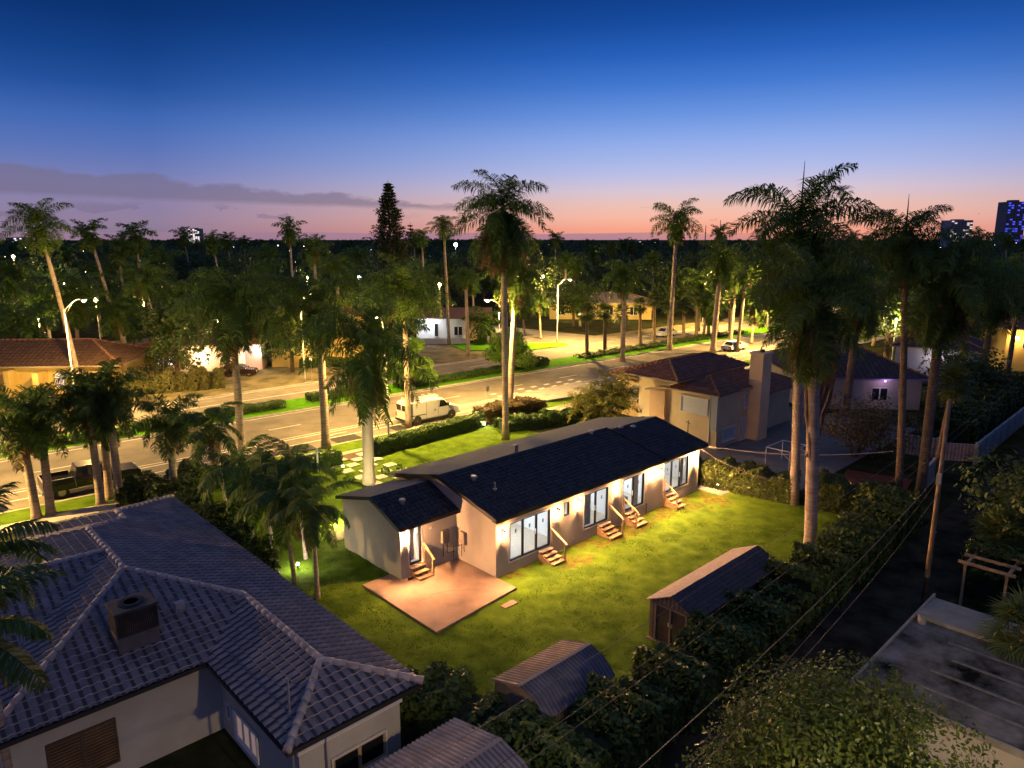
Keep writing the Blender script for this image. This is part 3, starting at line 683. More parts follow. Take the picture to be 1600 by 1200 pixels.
b.box(-.25, 13.6, -.32, 0, 3.13, 3.16); b.box(13.6, 18.3, -.40, 0, 3.17, 3.20)
b.build('fascia', mat('dark_fascia', (.03, .028, .027), .6), house)
for (x, y, k) in ((1.2, 3.0, 0), (1.5, 1.7, 1), (5.6, 4.5, 2), (-2.5, 4.2, 0), (11.8, 4.0, 0), (14.3, 3.6, 0), (15.2, 3.3, 0)):
    z = 3.30 + (y + .32) * .248 if x > 0 else 2.92 + (y - 2.72) * .38
    z = min(z, 4.40); b = MB()
    if k == 0: b.tube([(x, y, z - .1), (x, y, z + .16)], .11, 10); b.tube([(x, y, z + .16), (x, y, z + .26)], [.19, .15], 12)
    elif k == 1: b.tube([(x, y, z - .1), (x, y, z + .45)], .045, 8); b.tube([(x, y, z + .1), (x, y, z + .14)], .10, 8)
    else: b.box(x - .14, x + .14, y - .12, y + .12, z - .3, z + .42)
    b.build('roof_vent', galv, house)
# wall lamps: black cage round a lit tube, throwing streaks on the wall
bulb = emat('lamp_glass_lit', (1.0, .74, .42), 38)
SC = [(.40, 0, 2.33), (4.35, 0, 2.36), (6.02, 0, 2.42), (9.33, 0, 2.45), (12.62, 0, 2.5), (13.55, 0, 2.5), (17.38, 0, 2.55), (-3.26, 3.0, 2.36)]
for x, y, z in SC:
    b = MB(); b.box(x - .05, x + .05, y - .03, y, z - .2, z + .25); b.box(x - .015, x + .015, y - .20, y, z + .2, z + .23)
    b.tube([(x, y - .2, z + .17), (x, y - .2, z + .24)], [.075, .03], 10); b.tube([(x, y - .2, z - .17), (x, y - .2, z - .15)], .07, 10)
    for k in range(9):
        a = k / 9 * 6.283; p = (x + .068 * math.cos(a), y - .2 + .068 * math.sin(a)); b.tube([(*p, z - .15), (*p, z + .17)], .0055, 4)
    s = b.build('wall_lamp', dark_metal, house)
    MB().tube([(x, y - .2, z - .10), (x, y - .2, z + .10)], .012, 8).build('lamp_glass', bulb, s, smooth=True)
    lamp('POINT', (x, y - .2, z), WARM, P_SCONCE * (4.5 if y else 7.0 if x > 17 else 1.0), house, radius=.032)
    lamp('SPOT', (x, y - .30, z - .02), WARM, 1550 * (1.0 if y == 0 else .6), house, .05, spot=165, blend=1.0, rot=(R_(-64), 0, 0))
# electrics at the inside corner
b = MB(); b.box(-1.05, -.62, 2.82, 3.0, 1.30, 2.0); b.build('meter_box', mat('weathered_grey_metal', (.24, .20, .17), .6, .2, 5), house, bevel=.015)
b = MB(); b.box(-.16, 0, 2.2, 2.62, 1.15, 1.82); b.build('meter_box', mat('beige_metal', (.50, .40, .32), .6, .1, 5), house, bevel=.015)
b = MB()
for p in ([(-.95, 2.93, 1.3), (-.95, 2.93, .55)], [(-.8, 2.9, 1.3), (-.75, 2.9, 1.05), (-.4, 2.9, .95), (-.12, 2.7, 1.0), (-.1, 2.4, 1.15)], [(-.68, 2.93, 1.3), (-.68, 2.93, .7), (-.2, 2.93, .62)], [(-.12, 2.5, 1.15), (-.12, 2.5, .5)], [(-.3, 2.94, .95), (-.3, 2.94, .3)], [(-.08, 2.3, 1.2), (-.08, 2.3, .75)]): b.tube(p, .02, 6)
b.build('conduit', mat('dark_cable', (.06, .05, .05), .6), house)
for q in ((-1.75, -1.63, 2.96, 3.0, 2.28, 2.40), (5.62, 5.72, -.05, 0, .42, .52), (-2.05, -1.62, 2.9, 3.0, 1.28, 1.33)): MB().box(*q).build('outlet_box', white_paint, house)
b = MB(); b.tube([(12.25, -.06, 0), (12.25, -.06, .75), (12.15, -.2, .78)], .02, 6); b.build('pipe', dark_metal, house); b = MB(); b.tube([(18.1, 1.0, 3.2), (18.1, 1.0, 4.7)], .03, 6); b.tube([(18.1, .8, 4.5), (18.1, 1.2, 4.6)], .02, 6); b.build('aerial', dark_metal, house)

# timber steps at the doors
def steps(label, x0, x1, y, ztop, n, rail, run=.27):
    o = thing('timber_steps', label, 'steps', LW((x0 + x1) / 2, y - n * run / 2, 0), LA, 'timber steps at the garden doors')
    w = (x1 - x0) / 2; y0 = n * run / 2; rise = ztop / (n + 1)
    for i in range(n):
        z = ztop - rise * (i + .35); ya = y0 - i * run
        MB().box(-w, w, ya - run - .02, ya, z - .045, z).build('tread', timber, o, bevel=.006)
    b = MB()
    for sx in (-w + .02, w - .08, -.03):
        b.ext([(y0, 0), (y0, ztop - .13), (-y0 + .02, rise * .5), (-y0 + .02, 0)], sx, sx + .05, 'x')
    b.build('stringer', timber, o)
    b = MB(); sx = (w + .02) if rail > 0 else (-w - .10)
    za, zb = ztop + .92, rise + .88
    b.box(sx, sx + .08, y0 - .12, y0 - .04, 0, za - .04); b.box(sx, sx + .08, -y0 + .04, -y0 + .12, 0, zb - .04)
    b.build('post', timber, o)
    b = MB(); b.ext([(y0, za), (y0, za + .05), (-y0 - .04, zb + .03), (-y0 - .04, zb - .02)], sx - .02, sx + .10, 'x'); b.build('handrail', timber, o)
    return o
steps('timber steps below the widest glass door near the patio corner', 2.95, 3.85, -.02, .66, 4, 1)
steps('timber steps at the second glass door with handrail on their far side', 7.65, 8.62, -.02, .72, 4, 1)
steps('timber steps at the third glass door with handrail on their near side', 10.05, 11.0, -.02, .78, 4, -1)
steps('timber steps at the far end glass door beside the small concrete landing', 14.1, 15.0, -.02, .88, 4, -1)
steps('low timber steps under the narrow single door on the patio', -3.02, -2.2, 2.98, .72, 3, 1)
br = thing('broom', 'broom leaning on the wall beside the narrow patio door', 'broom', LW(-3.2, 2.75, .2), LA)
MB().tube([(0, -.1, .1), (-.02, .12, 1.15)], .014, 6).build('handle', timber, br); MB().box(-.14, .14, -.14, -.08, 0, .12).build('brush', soil, br)

# ================================================================== NEIGHBOUR WITH BARREL TILES
nb = thing('house', 'white house with blue grey barrel tile hip roof and rooftop cooler', 'house', LW(-15, 3), LA)
nb.matrix_world = ML.copy()
S = .32; EZ = 3.0; zz = lambda d: EZ + S * d
c1, c2, c3, c4, c5, c6 = (-12.315, -5.495, zz(2.255)), (-12.315, .175, zz(2.255)), (-15.38, 3.24, zz(5.32)), (-15.38, 5.42, zz(5.32)), (-15.38, 8.2, zz(5.3)), (-13.58, 9.98, zz(3.52))
c7 = (-13.58, 11.08, zz(3.52))
F = [([(-10.06, -7.75, EZ), (-10.06, .175, EZ), c2, c1], (-1, 0)), ([(-10.06, .175, EZ), (-10.06, 9.98, EZ), c6, c5, c3, c2], (-1, 0)), ([(-10.06, 9.98, EZ), (-10.06, 14.6, EZ), c7, c6], (-1, 0)),
     ([(-14.57, -7.75, EZ), c1, c2, (-14.57, -2.08, EZ)], (1, 0)), ([(-14.57, -7.75, EZ), (-10.06, -7.75, EZ), c1], (0, 1)),
     ([(-20.7, -2.08, EZ), (-14.57, -2.08, EZ), c2, c3], (0, 1)), ([(-20.7, -2.08, EZ), c3, c4, (-20.7, .1, EZ)], (1, 0)),
     ([(-30, .1, EZ), (-20.7, .1, EZ), c4, (-30, 5.42, zz(5.32))], (0, 1)), ([c4, c5, (-20.7, 13.5, EZ), (-20.7, 10.74, EZ)], (1, 0)), ([(-30, 5.42, zz(5.32)), c4, (-20.7, 10.74, EZ), (-30, 10.74, EZ)], (0, -1)),
     ([c5, (-20.7, 13.5, EZ), (-17.1, 13.5, EZ), c6], (0, -1)), ([(-17.1, 13.5, EZ), (-17.1, 14.6, EZ), c7, c6], (1, 0)), ([(-17.1, 14.6, EZ), (-10.06, 14.6, EZ), c7], (0, -1))]
tilem = mat('slate_blue_tile', (.145, .128, .148), .55, .28, 1.6, .1, 30, spec=.5, col2=(.26, .225, .245), detail=10)
tr = tile_roof('roof', F, [tilem, mat('tile_nose_highlight', (.34, .27, .27), .8, .3, 2), mat('tile_trough_shade', (.05, .045, .055), .7, .2, 3)], nb, cell=.33, course=.34, amp=.05, step=.035)  # pale noses paint the catch-light, dark troughs the shadow lines
capm = mat('pale_ridge_tile', (.40, .34, .33), .65, .22, 2.5, .15, 25)
ridge_caps('ridge_tile', [((-14.57, -7.75, EZ + .05), c1), ((-10.06, -7.75, EZ + .05), c1), (c1, c2), (c2, c3), (c3, c5), (c5, c6), (c6, c7), (c7, (-10.06, 14.6, EZ)), ((-20.7, -2.08, EZ), c3), (c4, (-30, 5.42, zz(5.32)))], capm, nb, .12)
b = MB(); out = [(-10.06, -7.75), (-10.06, 14.6), (-17.1, 14.6), (-17.1, 13.5), (-20.7, 13.5), (-20.7, 10.74), (-30, 10.74), (-30, .1), (-20.7, .1), (-20.7, -2.08), (-14.57, -2.08), (-14.57, -7.75)]
b.prism(out, EZ - .17, EZ - .03); b.build('fascia', MATS['dark_fascia'], nb)
cream = mat('cream_render', (.50, .47, .42), .9, .12, .7, .15, 50)
b = MB(); b.prism([(-10.6, -7.2), (-10.6, 14.05), (-16.5, 14.05), (-16.5, 12.9), (-20.1, 12.9), (-20.1, 10.2), (-30, 10.2), (-30, .65), (-20.1, .65), (-20.1, -1.53), (-14.0, -1.53), (-14.0, -7.2)], 0, EZ - .18); b.build('wall', cream, nb)
b = MB(); b.box(-14.06, -10.54, -7.27, -7.2, EZ - .7, EZ - .18); b.box(-10.6, -10.53, -7.2, 13, EZ - .5, EZ - .18); b.build('frieze_board', white_paint, nb)
blind = bandmat('slatted_shutter', (.06, .035, .02), (.20, .12, .06), 3.0, 'Z', .7, .5, 1.5)
window(nb, -19.05, -17.2, .55, 2.08, -1.58, 2, 'window', fm=mat('dark_window_wood', (.10, .065, .04), .7, .2, 4), glass_m=blind)
xl = Matrix.Translation((-14.0, 0, 0)) @ Matrix.Rotation(R_(-90), 4, 'Z')      # wall facing -x: local x -> -y
window(nb, 2.75, 4.4, .4, 1.35, -.05, 3, 'window', fm=white_paint, glass_m=emat('dim_lit_blind', (1.0, .62, .40), .16), trim=.06, xf=xl)
window(nb, 2.0, 2.35, .7, 1.3, -.05, 1, 'window', fm=white_paint, glass_m=dark_glass, xf=xl)
window(nb, -13.0, -11.2, .75, 1.6, -7.26, 2, 'window', fm=timber, glass_m=dark_glass, trim=.05)
b = MB(); b.tube([(-14.3, -7.5, 0), (-14.3, -7.5, 2.9)], .03, 6); b.tube([(-13.2, -7.3, .2), (-13.2, -7.3, 2.9)], .025, 6); b.tube([(-13.9, -6.6, 3.0), (-13.9, -6.6, 4.35)], .035, 6); b.build('conduit', galv, nb)
b = MB(); b.tube([(-17.6, 5.0, 3.9), (-17.6, 5.0, 4.35)], .08, 8); b.box(-14.6, -14.3, .35, .6, 3.7, 4.1); b.build('roof_vent', capm, nb)
ac = thing('roof_cooler', 'rusty boxed air conditioner on a curb of the tiled roof', 'air conditioner', LW(-16.05, -.05, 3.4), LA)
rust = bandmat('rusty_grille', (.025, .018, .015), (.085, .06, .045), 5.0, 'X', .7, .5, 1, noise=.35)
b = MB(); b.box(-.62, .62, -.52, .52, -.15, .62); b.build('curb', mat('weathered_curb', (.13, .11, .10), .8, .2, 3), ac, bevel=.02)
b = MB(); b.box(-.60, .60, -.50, .50, .63, 1.42); b.build('casing', rust, ac, bevel=.02)
b = MB(); b.box(-.66, .66, -.56, .56, 1.42, 1.50); b.box(-.64, -.58, -.54, -.48, .62, 1.42); b.box(.58, .64, -.54, -.48, .62, 1.42); b.build('lid', mat('dark_steel_lid', (.07, .06, .06), .6, .3, 3), ac, bevel=.01)
b = MB(); b.tube([(0, 0, 1.50), (0, 0, 1.53)], .40, 20)
for k in range(3): b.tube([(0, 0, 1.54), (0, 0, 1.545)], .12 + .1 * k, 16)
b.build('fan_grille', dark_metal, ac)
b = MB(); b.tube([(.66, .1, 1.0), (.8, .1, .9), (.8, .1, .1), (1.6, -.4, -.05)], .025, 6); b.build('pipe', galv, ac)

# ================================================================== SHEDS
corr_rust_lit = bandmat('corrugated_rusty_lit', (.20, .135, .105), (.58, .43, .35), 1.96, 'X', .7, .5, .2, noise=.3, metal=.0)  # house-side slope: lamp light is put into this paler colour
corr_shaded = bandmat('corrugated_shaded', (.08, .075, .095), (.20, .18, .21), 1.96, 'X', .6, .5, .2, noise=.25)  # alley-side slope of the same roof, shade put into its colour
corr_wall = bandmat('corrugated_wall', (.14, .10, .075), (.32, .23, .18), 1.96, 'X', .7, .4, .2, noise=.25)
def corrugate(b, x0, x1, prof, pitch=.16, amp=.026, m=0):
    """corrugated sheet: ribs run along the profile [(y,z)...]"""
    n = int((x1 - x0) / pitch * 4); vs = []; k = len(prof)
    for i in range(n + 1):
        x = x0 + (x1 - x0) * i / n; h = amp * math.sin(2 * math.pi * (x - x0) / pitch)
        vs += [(x, p[0], p[1] + h) for p in prof]
    b.add(vs, [(i * k + j, i * k + j + 1, (i + 1) * k + j + 1, (i + 1) * k + j) for i in range(n) for j in range(k - 1)], m)
def metal_shed(label, x0, x1, y0, y1, ze0, yr, zr, ze1, mid, door_x=None):
    """y0 = house side eave (high y), y1 = alley side"""
    o = thing('metal_shed', label, 'shed', LW(x0, y1), LA); o.matrix_world = ML.copy()
    b = MB(); b.box(x0 + .05, x1 - .05, y0 - .10, y0 - .06, 0, ze0 - .02); b.box(x0 + .05, x1 - .05, y1 + .06, y1 + .10, 0, ze1 - .02)
    prof = [(y1 + .06, 0), (y0 - .06, 0), (y0 - .06, ze0 - .03), (yr, zr - .03), (mid[0], mid[1] - .03), (y1 + .06, ze1 - .03)]
    b.ext(prof, x0 + .05, x0 + .09, 'x'); b.ext(prof, x1 - .09, x1 - .05, 'x')
    b.build('wall', corr_wall, o)
    b = MB(); corrugate(b, x0, x1, [(y0, ze0), (yr, zr)]); r = b.build('roof', corr_rust_lit, o, smooth=True)
    b = MB(); corrugate(b, x0, x1, [(yr, zr + .004), (mid[0], mid[1]), (y1, ze1)]); b.build('roof', corr_shaded, o, smooth=True)['label'] = 'dark unlit roof slope of the metal shed'
    b = MB(); b.box(x0, x1, yr - .07, yr + .07, zr + .018, zr + .03); b.ext([(y0 + .02, ze0 - .06), (yr, zr - .06), (yr, zr + .03), (y0 + .02, ze0 + .03)], x0 - .02, x0 + .03, 'x'); b.build('trim', mat('shed_trim', (.30, .24, .22), .6), o)
    MB().box(x0 + .02, x0 + .05, y1 + .5, y1 + 1.3, 0, 1.3).build('door', mat('shed_door', (.08, .06, .055), .7), o)
    return o
metal_shed('small metal shed with ribbed rust coloured roof in the middle of the yard', -7.05, -3.5, -7.60, -10.15, 1.62, -8.95, 2.05, 1.35, (-9.6, 1.85))
metal_shed('ribbed metal shed roof at the bottom edge beside the tiled roof', -14.5, -9.35, -8.35, -12.3, 1.7, -10.55, 2.2, 1.5, (-11.5, 2.0))
ws = thing('wooden_shed', 'long brown wooden shed with double doors beside the hedge', 'shed', LW(1.2, -10), LA); ws.matrix_world = ML.copy()
boards = bandmat('brown_siding', (.10, .075, .06), (.20, .15, .12), 1.6, 'Y', .8, .4, .3, noise=.2)
boards_x = bandmat('brown_siding_long', (.10, .075, .06), (.20, .15, .12), 1.6, 'X', .8, .4, .3, noise=.2)
prof = [(-10.35, .1), (-8.25, .1), (-8.25, 1.80), (-9.28, 2.28), (-10.35, 1.80)]
for xa in (1.2, 8.0): MB().ext(prof, xa, xa + .06, 'x').build('gable_wall', boards, ws)
for ya in (-8.31, -10.35): MB().box(1.26, 8.0, ya, ya + .06, .1, 1.79).build('side_wall', boards_x, ws)
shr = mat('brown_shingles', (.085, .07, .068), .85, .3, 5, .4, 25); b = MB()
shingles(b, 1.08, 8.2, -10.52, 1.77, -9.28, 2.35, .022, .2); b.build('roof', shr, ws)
b = MB(); shingles(b, 1.08, 8.2, -8.08, 1.77, -9.28, 2.35, .022, .2); b.build('roof', mat('shingles_lit', (.36, .29, .26), .85, .2, 5, .3, 25), ws)  # same roof, house-side slope painted paler for the light on it
for y0 in (-9.95, -9.26):
    d = MB().box(1.16, 1.2, y0, y0 + .66, .18, 1.72).build('door', mat('dark_shed_door', (.055, .042, .036), .7, .2, 4), ws, bevel=.01)
    b = MB(); b.box(1.145, 1.16, y0 + (.03 if y0 > -9.5 else .56), y0 + (.10 if y0 > -9.5 else .63), .95, 1.12); b.build('handle', galv, d)
b = MB()
for y in (-10.02, -9.275, -8.56): b.box(1.13, 1.2, y - .04, y + .04, .1, 1.78)
b.box(1.13, 1.2, -10.0, -8.55, 1.72, 1.80); b.box(1.1, 8.16, -8.3, -8.2, 0, .1); b.box(1.05, 1.25, -10.3, -8.2, 0, .12); b.build('trim', mat('shed_frame', (.22, .17, .14), .8, .15, 5), ws)

# ================================================================== HOUSES TO THE RIGHT
beige = mat('beige_render', (.72, .56, .35), .9, .1, .6, .12, 40)
redtile = mat('brown_red_tile', (.17, .065, .042), .75, .35, 2.0, .1, 30, col2=(.26, .105, .065), detail=8)
caprd = mat('orange_ridge_tile', (.26, .125, .065), .8, .2, 3)
shutter = bandmat('white_shutter', (.30, .30, .31), (.88, .88, .86), 1.36, 'X', .5, .5, 0, noise=.06)
h2 = thing('house', 'two-storey beige house with brown tile hip roofs and square chimney', 'house', LW(30, 6), LA); h2.matrix_world = ML.copy()
f1, l1, _ = hip_faces(27.0, 34.6, 3.9, 8.6, 4.5, .42, 'x', (1, 0))
f2, l2, _ = hip_faces(26.2, 37.5, 7.2, 12.6, 5.3, .40, 'x', (1, 1))
f3, l3, _ = hip_faces(31.0, 44.0, 11.6, 18.0, 3.9, .36, 'x', (1, 1))
f4, l4, _ = hip_faces(33.8, 41.0, 3.4, 9.0, 3.7, .42, 'x', (0, 1))
tile_roof('roof', f1 + f2 + f3 + f4, redtile, h2, ru=5, cell=.34, course=.42, amp=.04)
ridge_caps('ridge_tile', l1 + l2 + l3 + l4[:1], caprd, h2, .12)
b = MB(); b.box(27.5, 34.4, 4.3, 8.2, 0, 4.42); b.box(27.85, 37.0, 8.2, 12.2, 0, 5.2); b.box(31.5, 43.5, 12.2, 17.5, 0, 3.8); b.box(34.4, 40.5, 4.6, 8.2, 0, 3.6); b.build('wall', beige, h2)
b = MB(); b.box(27.0, 34.6, 3.9, 8.6, 4.36, 4.46); b.box(26.2, 37.5, 7.2, 12.6, 5.16, 5.26); b.box(31, 44, 11.6, 18, 3.76, 3.86); b.box(34.6, 41, 3.4, 9, 3.56, 3.66); b.slab([(26.9, 8.7, 4.5), (26.9, 10.9, 4.05), (27.5, 10.9, 4.05), (27.5, 8.7, 4.5)], .12); b.build('fascia', mat('tan_fascia', (.42, .34, .25), .7), h2)
b = MB(); b.box(27.38, 27.52, 9.2, 10.7, 0, 4.0); b.build('pilaster', mat('peach_render', (.62, .40, .24), .9, .05, 2), h2)
b = MB(); b.box(32.2, 33.7, 3.2, 4.32, 0, 7.2); b.box(32.1, 33.8, 3.1, 4.4, 7.2, 7.35); b.build('chimney', beige, h2); MB().tube([(32.9, 3.7, 7.3), (32.9, 3.7, 7.6)], [.25, .2], 8).build('chimney_cap', dark_metal, h2)
xl2 = Matrix.Translation((27.5, 0, 0)) @ Matrix.Rotation(R_(-90), 4, 'Z')
window(h2, -7.55, -5.2, 2.7, 3.9, -.12, 1, 'shuttered_window', fm=white_paint, glass_m=shutter, trim=.08, xf=xl2, fw=.05)
MB().box(27.4, 27.5, 4.3, 4.85, 1.5, 4.3).build('downpipe_panel', mat('grey_panel', (.42, .44, .46), .7), h2)
b = MB(); b.tube([(27.44, 4.95, 0), (27.44, 4.95, 4.3)], .05, 8); b.build('downpipe', white_paint, h2)
for xa, xb, za, zb in ((31.5, 33.4, 2.75, 4.0), (28.3, 30.2, .45, 1.5), (31.0, 32.0, .1, 1.9)): window(h2, xa, xb, za, zb, 4.22, 1, 'shuttered_window', fm=white_paint, glass_m=shutter, trim=.06, fw=.05)
xl3 = Matrix.Translation((31.5, 0, 0)) @ Matrix.Rotation(R_(-90), 4, 'Z')
window(h2, -15.6, -13.0, 1.6, 3.1, -.1, 1, 'shuttered_window', fm=white_paint, glass_m=shutter, xf=xl3, fw=.05)

def hip_house(name, label, cx, cy, rz, w, d, he, slope, tm, wm, axis='x', over=.6, hips=(1, 1), capmat=None, cell=.5, group=None):
    o = thing('house', label, 'house', (cx, cy, 0), rz, group)
    f, l, zr = hip_faces(-w / 2 - over, w / 2 + over, -d / 2 - over, d / 2 + over, he, slope, axis, hips)
    tile_roof('roof', f, tm, o, cell=cell, course=cell * 1.2, ru=4, amp=cell * .11); ridge_caps('ridge_tile', l, capmat or caprd, o, .14, .6)
    b = MB(); b.box(-w / 2, w / 2, -d / 2, d / 2, 0, he - .1)
    if axis == 'x' and not all(hips):
        for k, x in ((0, -w / 2), (1, w / 2 - .2)):
            if not hips[k]: b.ext([(-d / 2, he - .1), (d / 2, he - .1), (0, he - .1 + slope * d / 2)], x, x + .2, 'x')
    b.build('wall', wm, o)
    b = MB(); b.box(-w / 2 - over, w / 2 + over, -d / 2 - over, d / 2 + over, he - .16, he - .03); b.build('fascia', MATS['tan_fascia'], o)
    return o
darktile = mat('dark_brown_tile', (.055, .04, .042), .7, .3, 2, .1, 30)
h3 = hip_house('house', 'low house under a broad dark tile roof behind the pair of tall palms', 34.5, 74.5, R_(-3), 11.5, 13, 3.2, .46, darktile, mat('cream_grey_render', (.50, .45, .38), .9, .1, 1), 'y')
window(h3, 1.0, 2.6, .9, 2.2, -6.55, 2, 'window', fm=white_paint, glass_m=dark_glass); MB().ball((2.0, -7.0, 2.95), .07, 8).build('eave_lamp', emat('violet_lamp', (.6, .2, 1), 25), h3); lamp('POINT', (2.0, -7.6, 2.8), (.85, .6, 1.0), 22, h3, .1)
MB().box(-6.6, 6.4, -7.2, -7.13, 3.02, 3.2).build('gutter', mat('violet_gutter', (.32, .24, .44), .6), h3)
h4 = hip_house('house', 'lilac white hip-roofed house with balcony rail between the right-hand palms', 50.5, 83.0, R_(-33), 8.5, 8, 4.3, .38, darktile, mat('pale_lilac_render', (.55, .50, .53), .9, .08, 1), 'x', .5)
window(h4, .9, 2.3, 1.9, 3.7, -4.05, 2, 'window', fm=white_paint, glass_m=dark_glass, trim=.06)
MB().ball((-.2, -4.2, 3.5), .08, 8).build('wall_lamp', emat('added_wall_lamp', (.8, .7, 1), 20), h4); lamp('POINT', (-.2, -5.2, 3.3), (.95, .85, .9), 70, h4, .1)  # wall lamp added to brighten the lilac walls
b = MB(); b.box(-3.6, .6, -5.0, -4.95, 1.6, 1.66)
for k in range(14): b.box(-3.6 + k * .32, -3.56 + k * .32, -5.0, -4.96, .9, 1.6)
b.box(-3.8, .8, -5.1, -4.05, .75, .9); b.build('balcony', mat('violet_rail', (.36, .32, .42), .6), h4)
window(h4, 3.0, 3.5, 1.5, 3.2, -4.05, 1, 'window', fm=white_paint, glass_m=mat('violet_glass', (.10, .08, .30), .2))
yel = mat('yellow_render', (.58, .42, .14), .9, .08, .8)
h5 = hip_house('house', 'yellow house lit by a wall lamp beyond the dark hedges', 70.5, 92, R_(-15), 14, 10, 5.4, .3, redtile, yel, 'x')
for k in range(3): window(h5, -5.2 + k * 4, -3.8 + k * 4, 2.9, 4.4, -5.05, 2, 'window', fm=white_paint, glass_m=dark_glass)
MB().ball((-6.0, -5.4, 4.2), .22, 10).build('wall_lamp', emat('amber_lamp', (1, .62, .18), 30), h5); lamp('POINT', (-6.0, -5.75, 4.2), (1, .62, .2), 420, h5, .2); lamp('POINT', (2, -7.5, 3.2), (1, .62, .2), 500, h5, .2)

# ================================================================== HOUSES ACROSS THE ROAD
h6 = hip_house('house', 'low yellow house with brown roof behind the left street lamp', -50.5, 79.5, R_(4), 15, 9, 3.2, .40, mat('worn_brown_tile', (.085, .042, .022), .8, .35, 2, .1, 30, col2=(.13, .07, .035)), yel, 'x', .8, (0, 1))
window(h6, 1.0, 3.4, .8, 2.3, -4.6, 2, 'window', fm=white_paint, glass_m=emat('violet_window_glow', (.45, .35, .9), .35)); window(h6, 4.5, 5.8, .9, 2.2, -4.6, 1, 'window', fm=white_paint, glass_m=dark_glass)
MB().box(-.4, .2, -6.2, -4.5, 0, 2.6).build('porch_wall', yel, h6); MB().box(-3.4, -2.9, -6.0, -4.5, 0, 2.8).build('porch_wall', yel, h6)
lamp('POINT', (0, -8, 2.6), (1, .70, .25), 260, h6, .2)
h7 = hip_house('house', 'pink-lit house with one glaring wall lamp behind the parked dark car', -39.5, 93, R_(8), 14, 9, 3.4, .36, redtile, mat('pink_render', (.60, .42, .34), .9, .06, 1), 'x')
MB().ball((-.2, -4.75, 1.9), .48, 12).build('wall_lamp', emat('glaring_lamp', (1.0, .86, .55), 60), h7); lamp('POINT', (-.2, -6.2, 1.9), (1, .70, .35), 420, h7, .3)
MB().ball((6.6, -5.0, 2.7), .16, 8).build('porch_lamp', emat('white_lamp', (.95, .97, 1), 30), h7); lamp('POINT', (6.6, -5.4, 2.6), (.95, .95, 1), 160, h7, .1)
window(h7, -5.6, -3.6, .8, 2.3, -4.55, 2, 'window', fm=white_paint, glass_m=emat('cool_window_glow', (.75, .85, 1), 1.2)); window(h7, 3.0, 5.0, .8, 2.4, -4.55, 2, 'window', fm=white_paint, glass_m=emat('warm_window_glow', (1, .75, .4), 1.0))
h8 = thing('house', 'tall yellow house with curved buttress wall and red tile roof', 'house', (-24.5, 96, 0), R_(10))
b = MB(); b.box(-7.5, 4.5, -3.5, 5, 0, 6.4); b.box(-2.2, -1.2, -4.1, -3.5, 0, 7.0); b.box(1.5, 2.5, -4.1, -3.5, 0, 7.0)
cv = [(-2.2 - 3.2 * t, 5.2 * (1 - t) ** 1.7 + .5 + .35 * math.sin(t * 9)) for t in np.linspace(0, 1, 14)]
b.ext([(-2.2, 0), (-5.4, 0)] + [(p[0], p[1]) for p in cv[::-1]], -4.15, -3.75, 'y'); b.build('wall', yel, h8)
f, l, _ = hip_faces(-8.2, 5.2, -4.1, 5.6, 6.5, .36, 'x', (1, 1)); tile_roof('roof', f, mat('deep_red_tile', (.12, .035, .025), .8, .3, 2), h8, cell=.5, course=.6, ru=4, amp=.05); ridge_caps('ridge_tile', l, caprd, h8, .14, .6)
window(h8, -.6, .8, 3.6, 5.4, -3.55, 2, 'window', fm=white_paint, glass_m=dark_glass); window(h8, -6.4, -5.4, 3.6, 5.4, -3.55, 1, 'window', fm=white_paint, glass_m=dark_glass)
lamp('POINT', (-3, -6.2, 2.2), (1, .68, .24), 170, h8, .2); lamp('POINT', (3.2, -6, 2.2), (1, .68, .24), 120, h8, .2)
h9 = thing('house', 'small white house lit cold white under a brown gable roof', 'house', (-10.2, 118.5, 0), R_(2))
wst = mat('bright_white_render', (.76, .76, .74), .9, .03, 1)
b = MB(); b.box(-5.5, 3.0, -3.0, 5, 0, 3.7); b.build('wall', wst, h9); b = MB(); b.box(3.0, 6.4, -2.2, 5, 0, 3.6); b.build('wall', mat('tan_side_render', (.45, .38, .24), .9), h9)
b = MB(); b.slab([(-6.2, -3.9, 3.85), (6.9, -3.9, 3.85), (6.9, 1, 5.1), (-6.2, 1, 5.1)], .14); b.slab([(-6.2, 5.8, 3.8), (-6.2, 1.01, 5.09), (6.9, 1.01, 5.09), (6.9, 5.8, 3.8)], .14); b.build('roof', mat('brown_flat_tile', (.16, .09, .06), .8, .25, 3, .3, 20), h9)
window(h9, -2.6, -1.9, .7, 2.9, -3.1, 1, 'window', fm=white_paint, glass_m=dark_glass); window(h9, .6, 2.0, .9, 2.4, -3.1, 2, 'window', fm=white_paint, glass_m=dark_glass)
b = MB(); b.box(-7, 3.2, -6.5, -6.2, 0, .9); b.build('terrace_wall', wst, h9)
lamp('POINT', (-3.6, -4.6, 3.2), (.85, .93, 1), 420, h9, .1); MB().ball((-3.6, -3.2, 3.4), .14, 8).build('wall_lamp', MATS['white_lamp'], h9)
h10 = hip_house('house', 'long yellow bungalow with pale tan roof beside the side street', 18.5, 152, R_(-2), 21, 10, 3.5, .30, mat('tan_tile', (.34, .26, .14), .85, .15, 1.5), yel, 'x', .9, (1, 1), cell=.7)
for k in range(4): window(h10, -9 + k * 5, -7.4 + k * 5, .9, 2.6, -5.05, 2, 'window', fm=white_paint, glass_m=dark_glass)
lamp('POINT', (-7, -9, 3), (1, .75, .3), 700, h10, .2); lamp('POINT', (4, -9, 3), (1, .75, .3), 700, h10, .2)

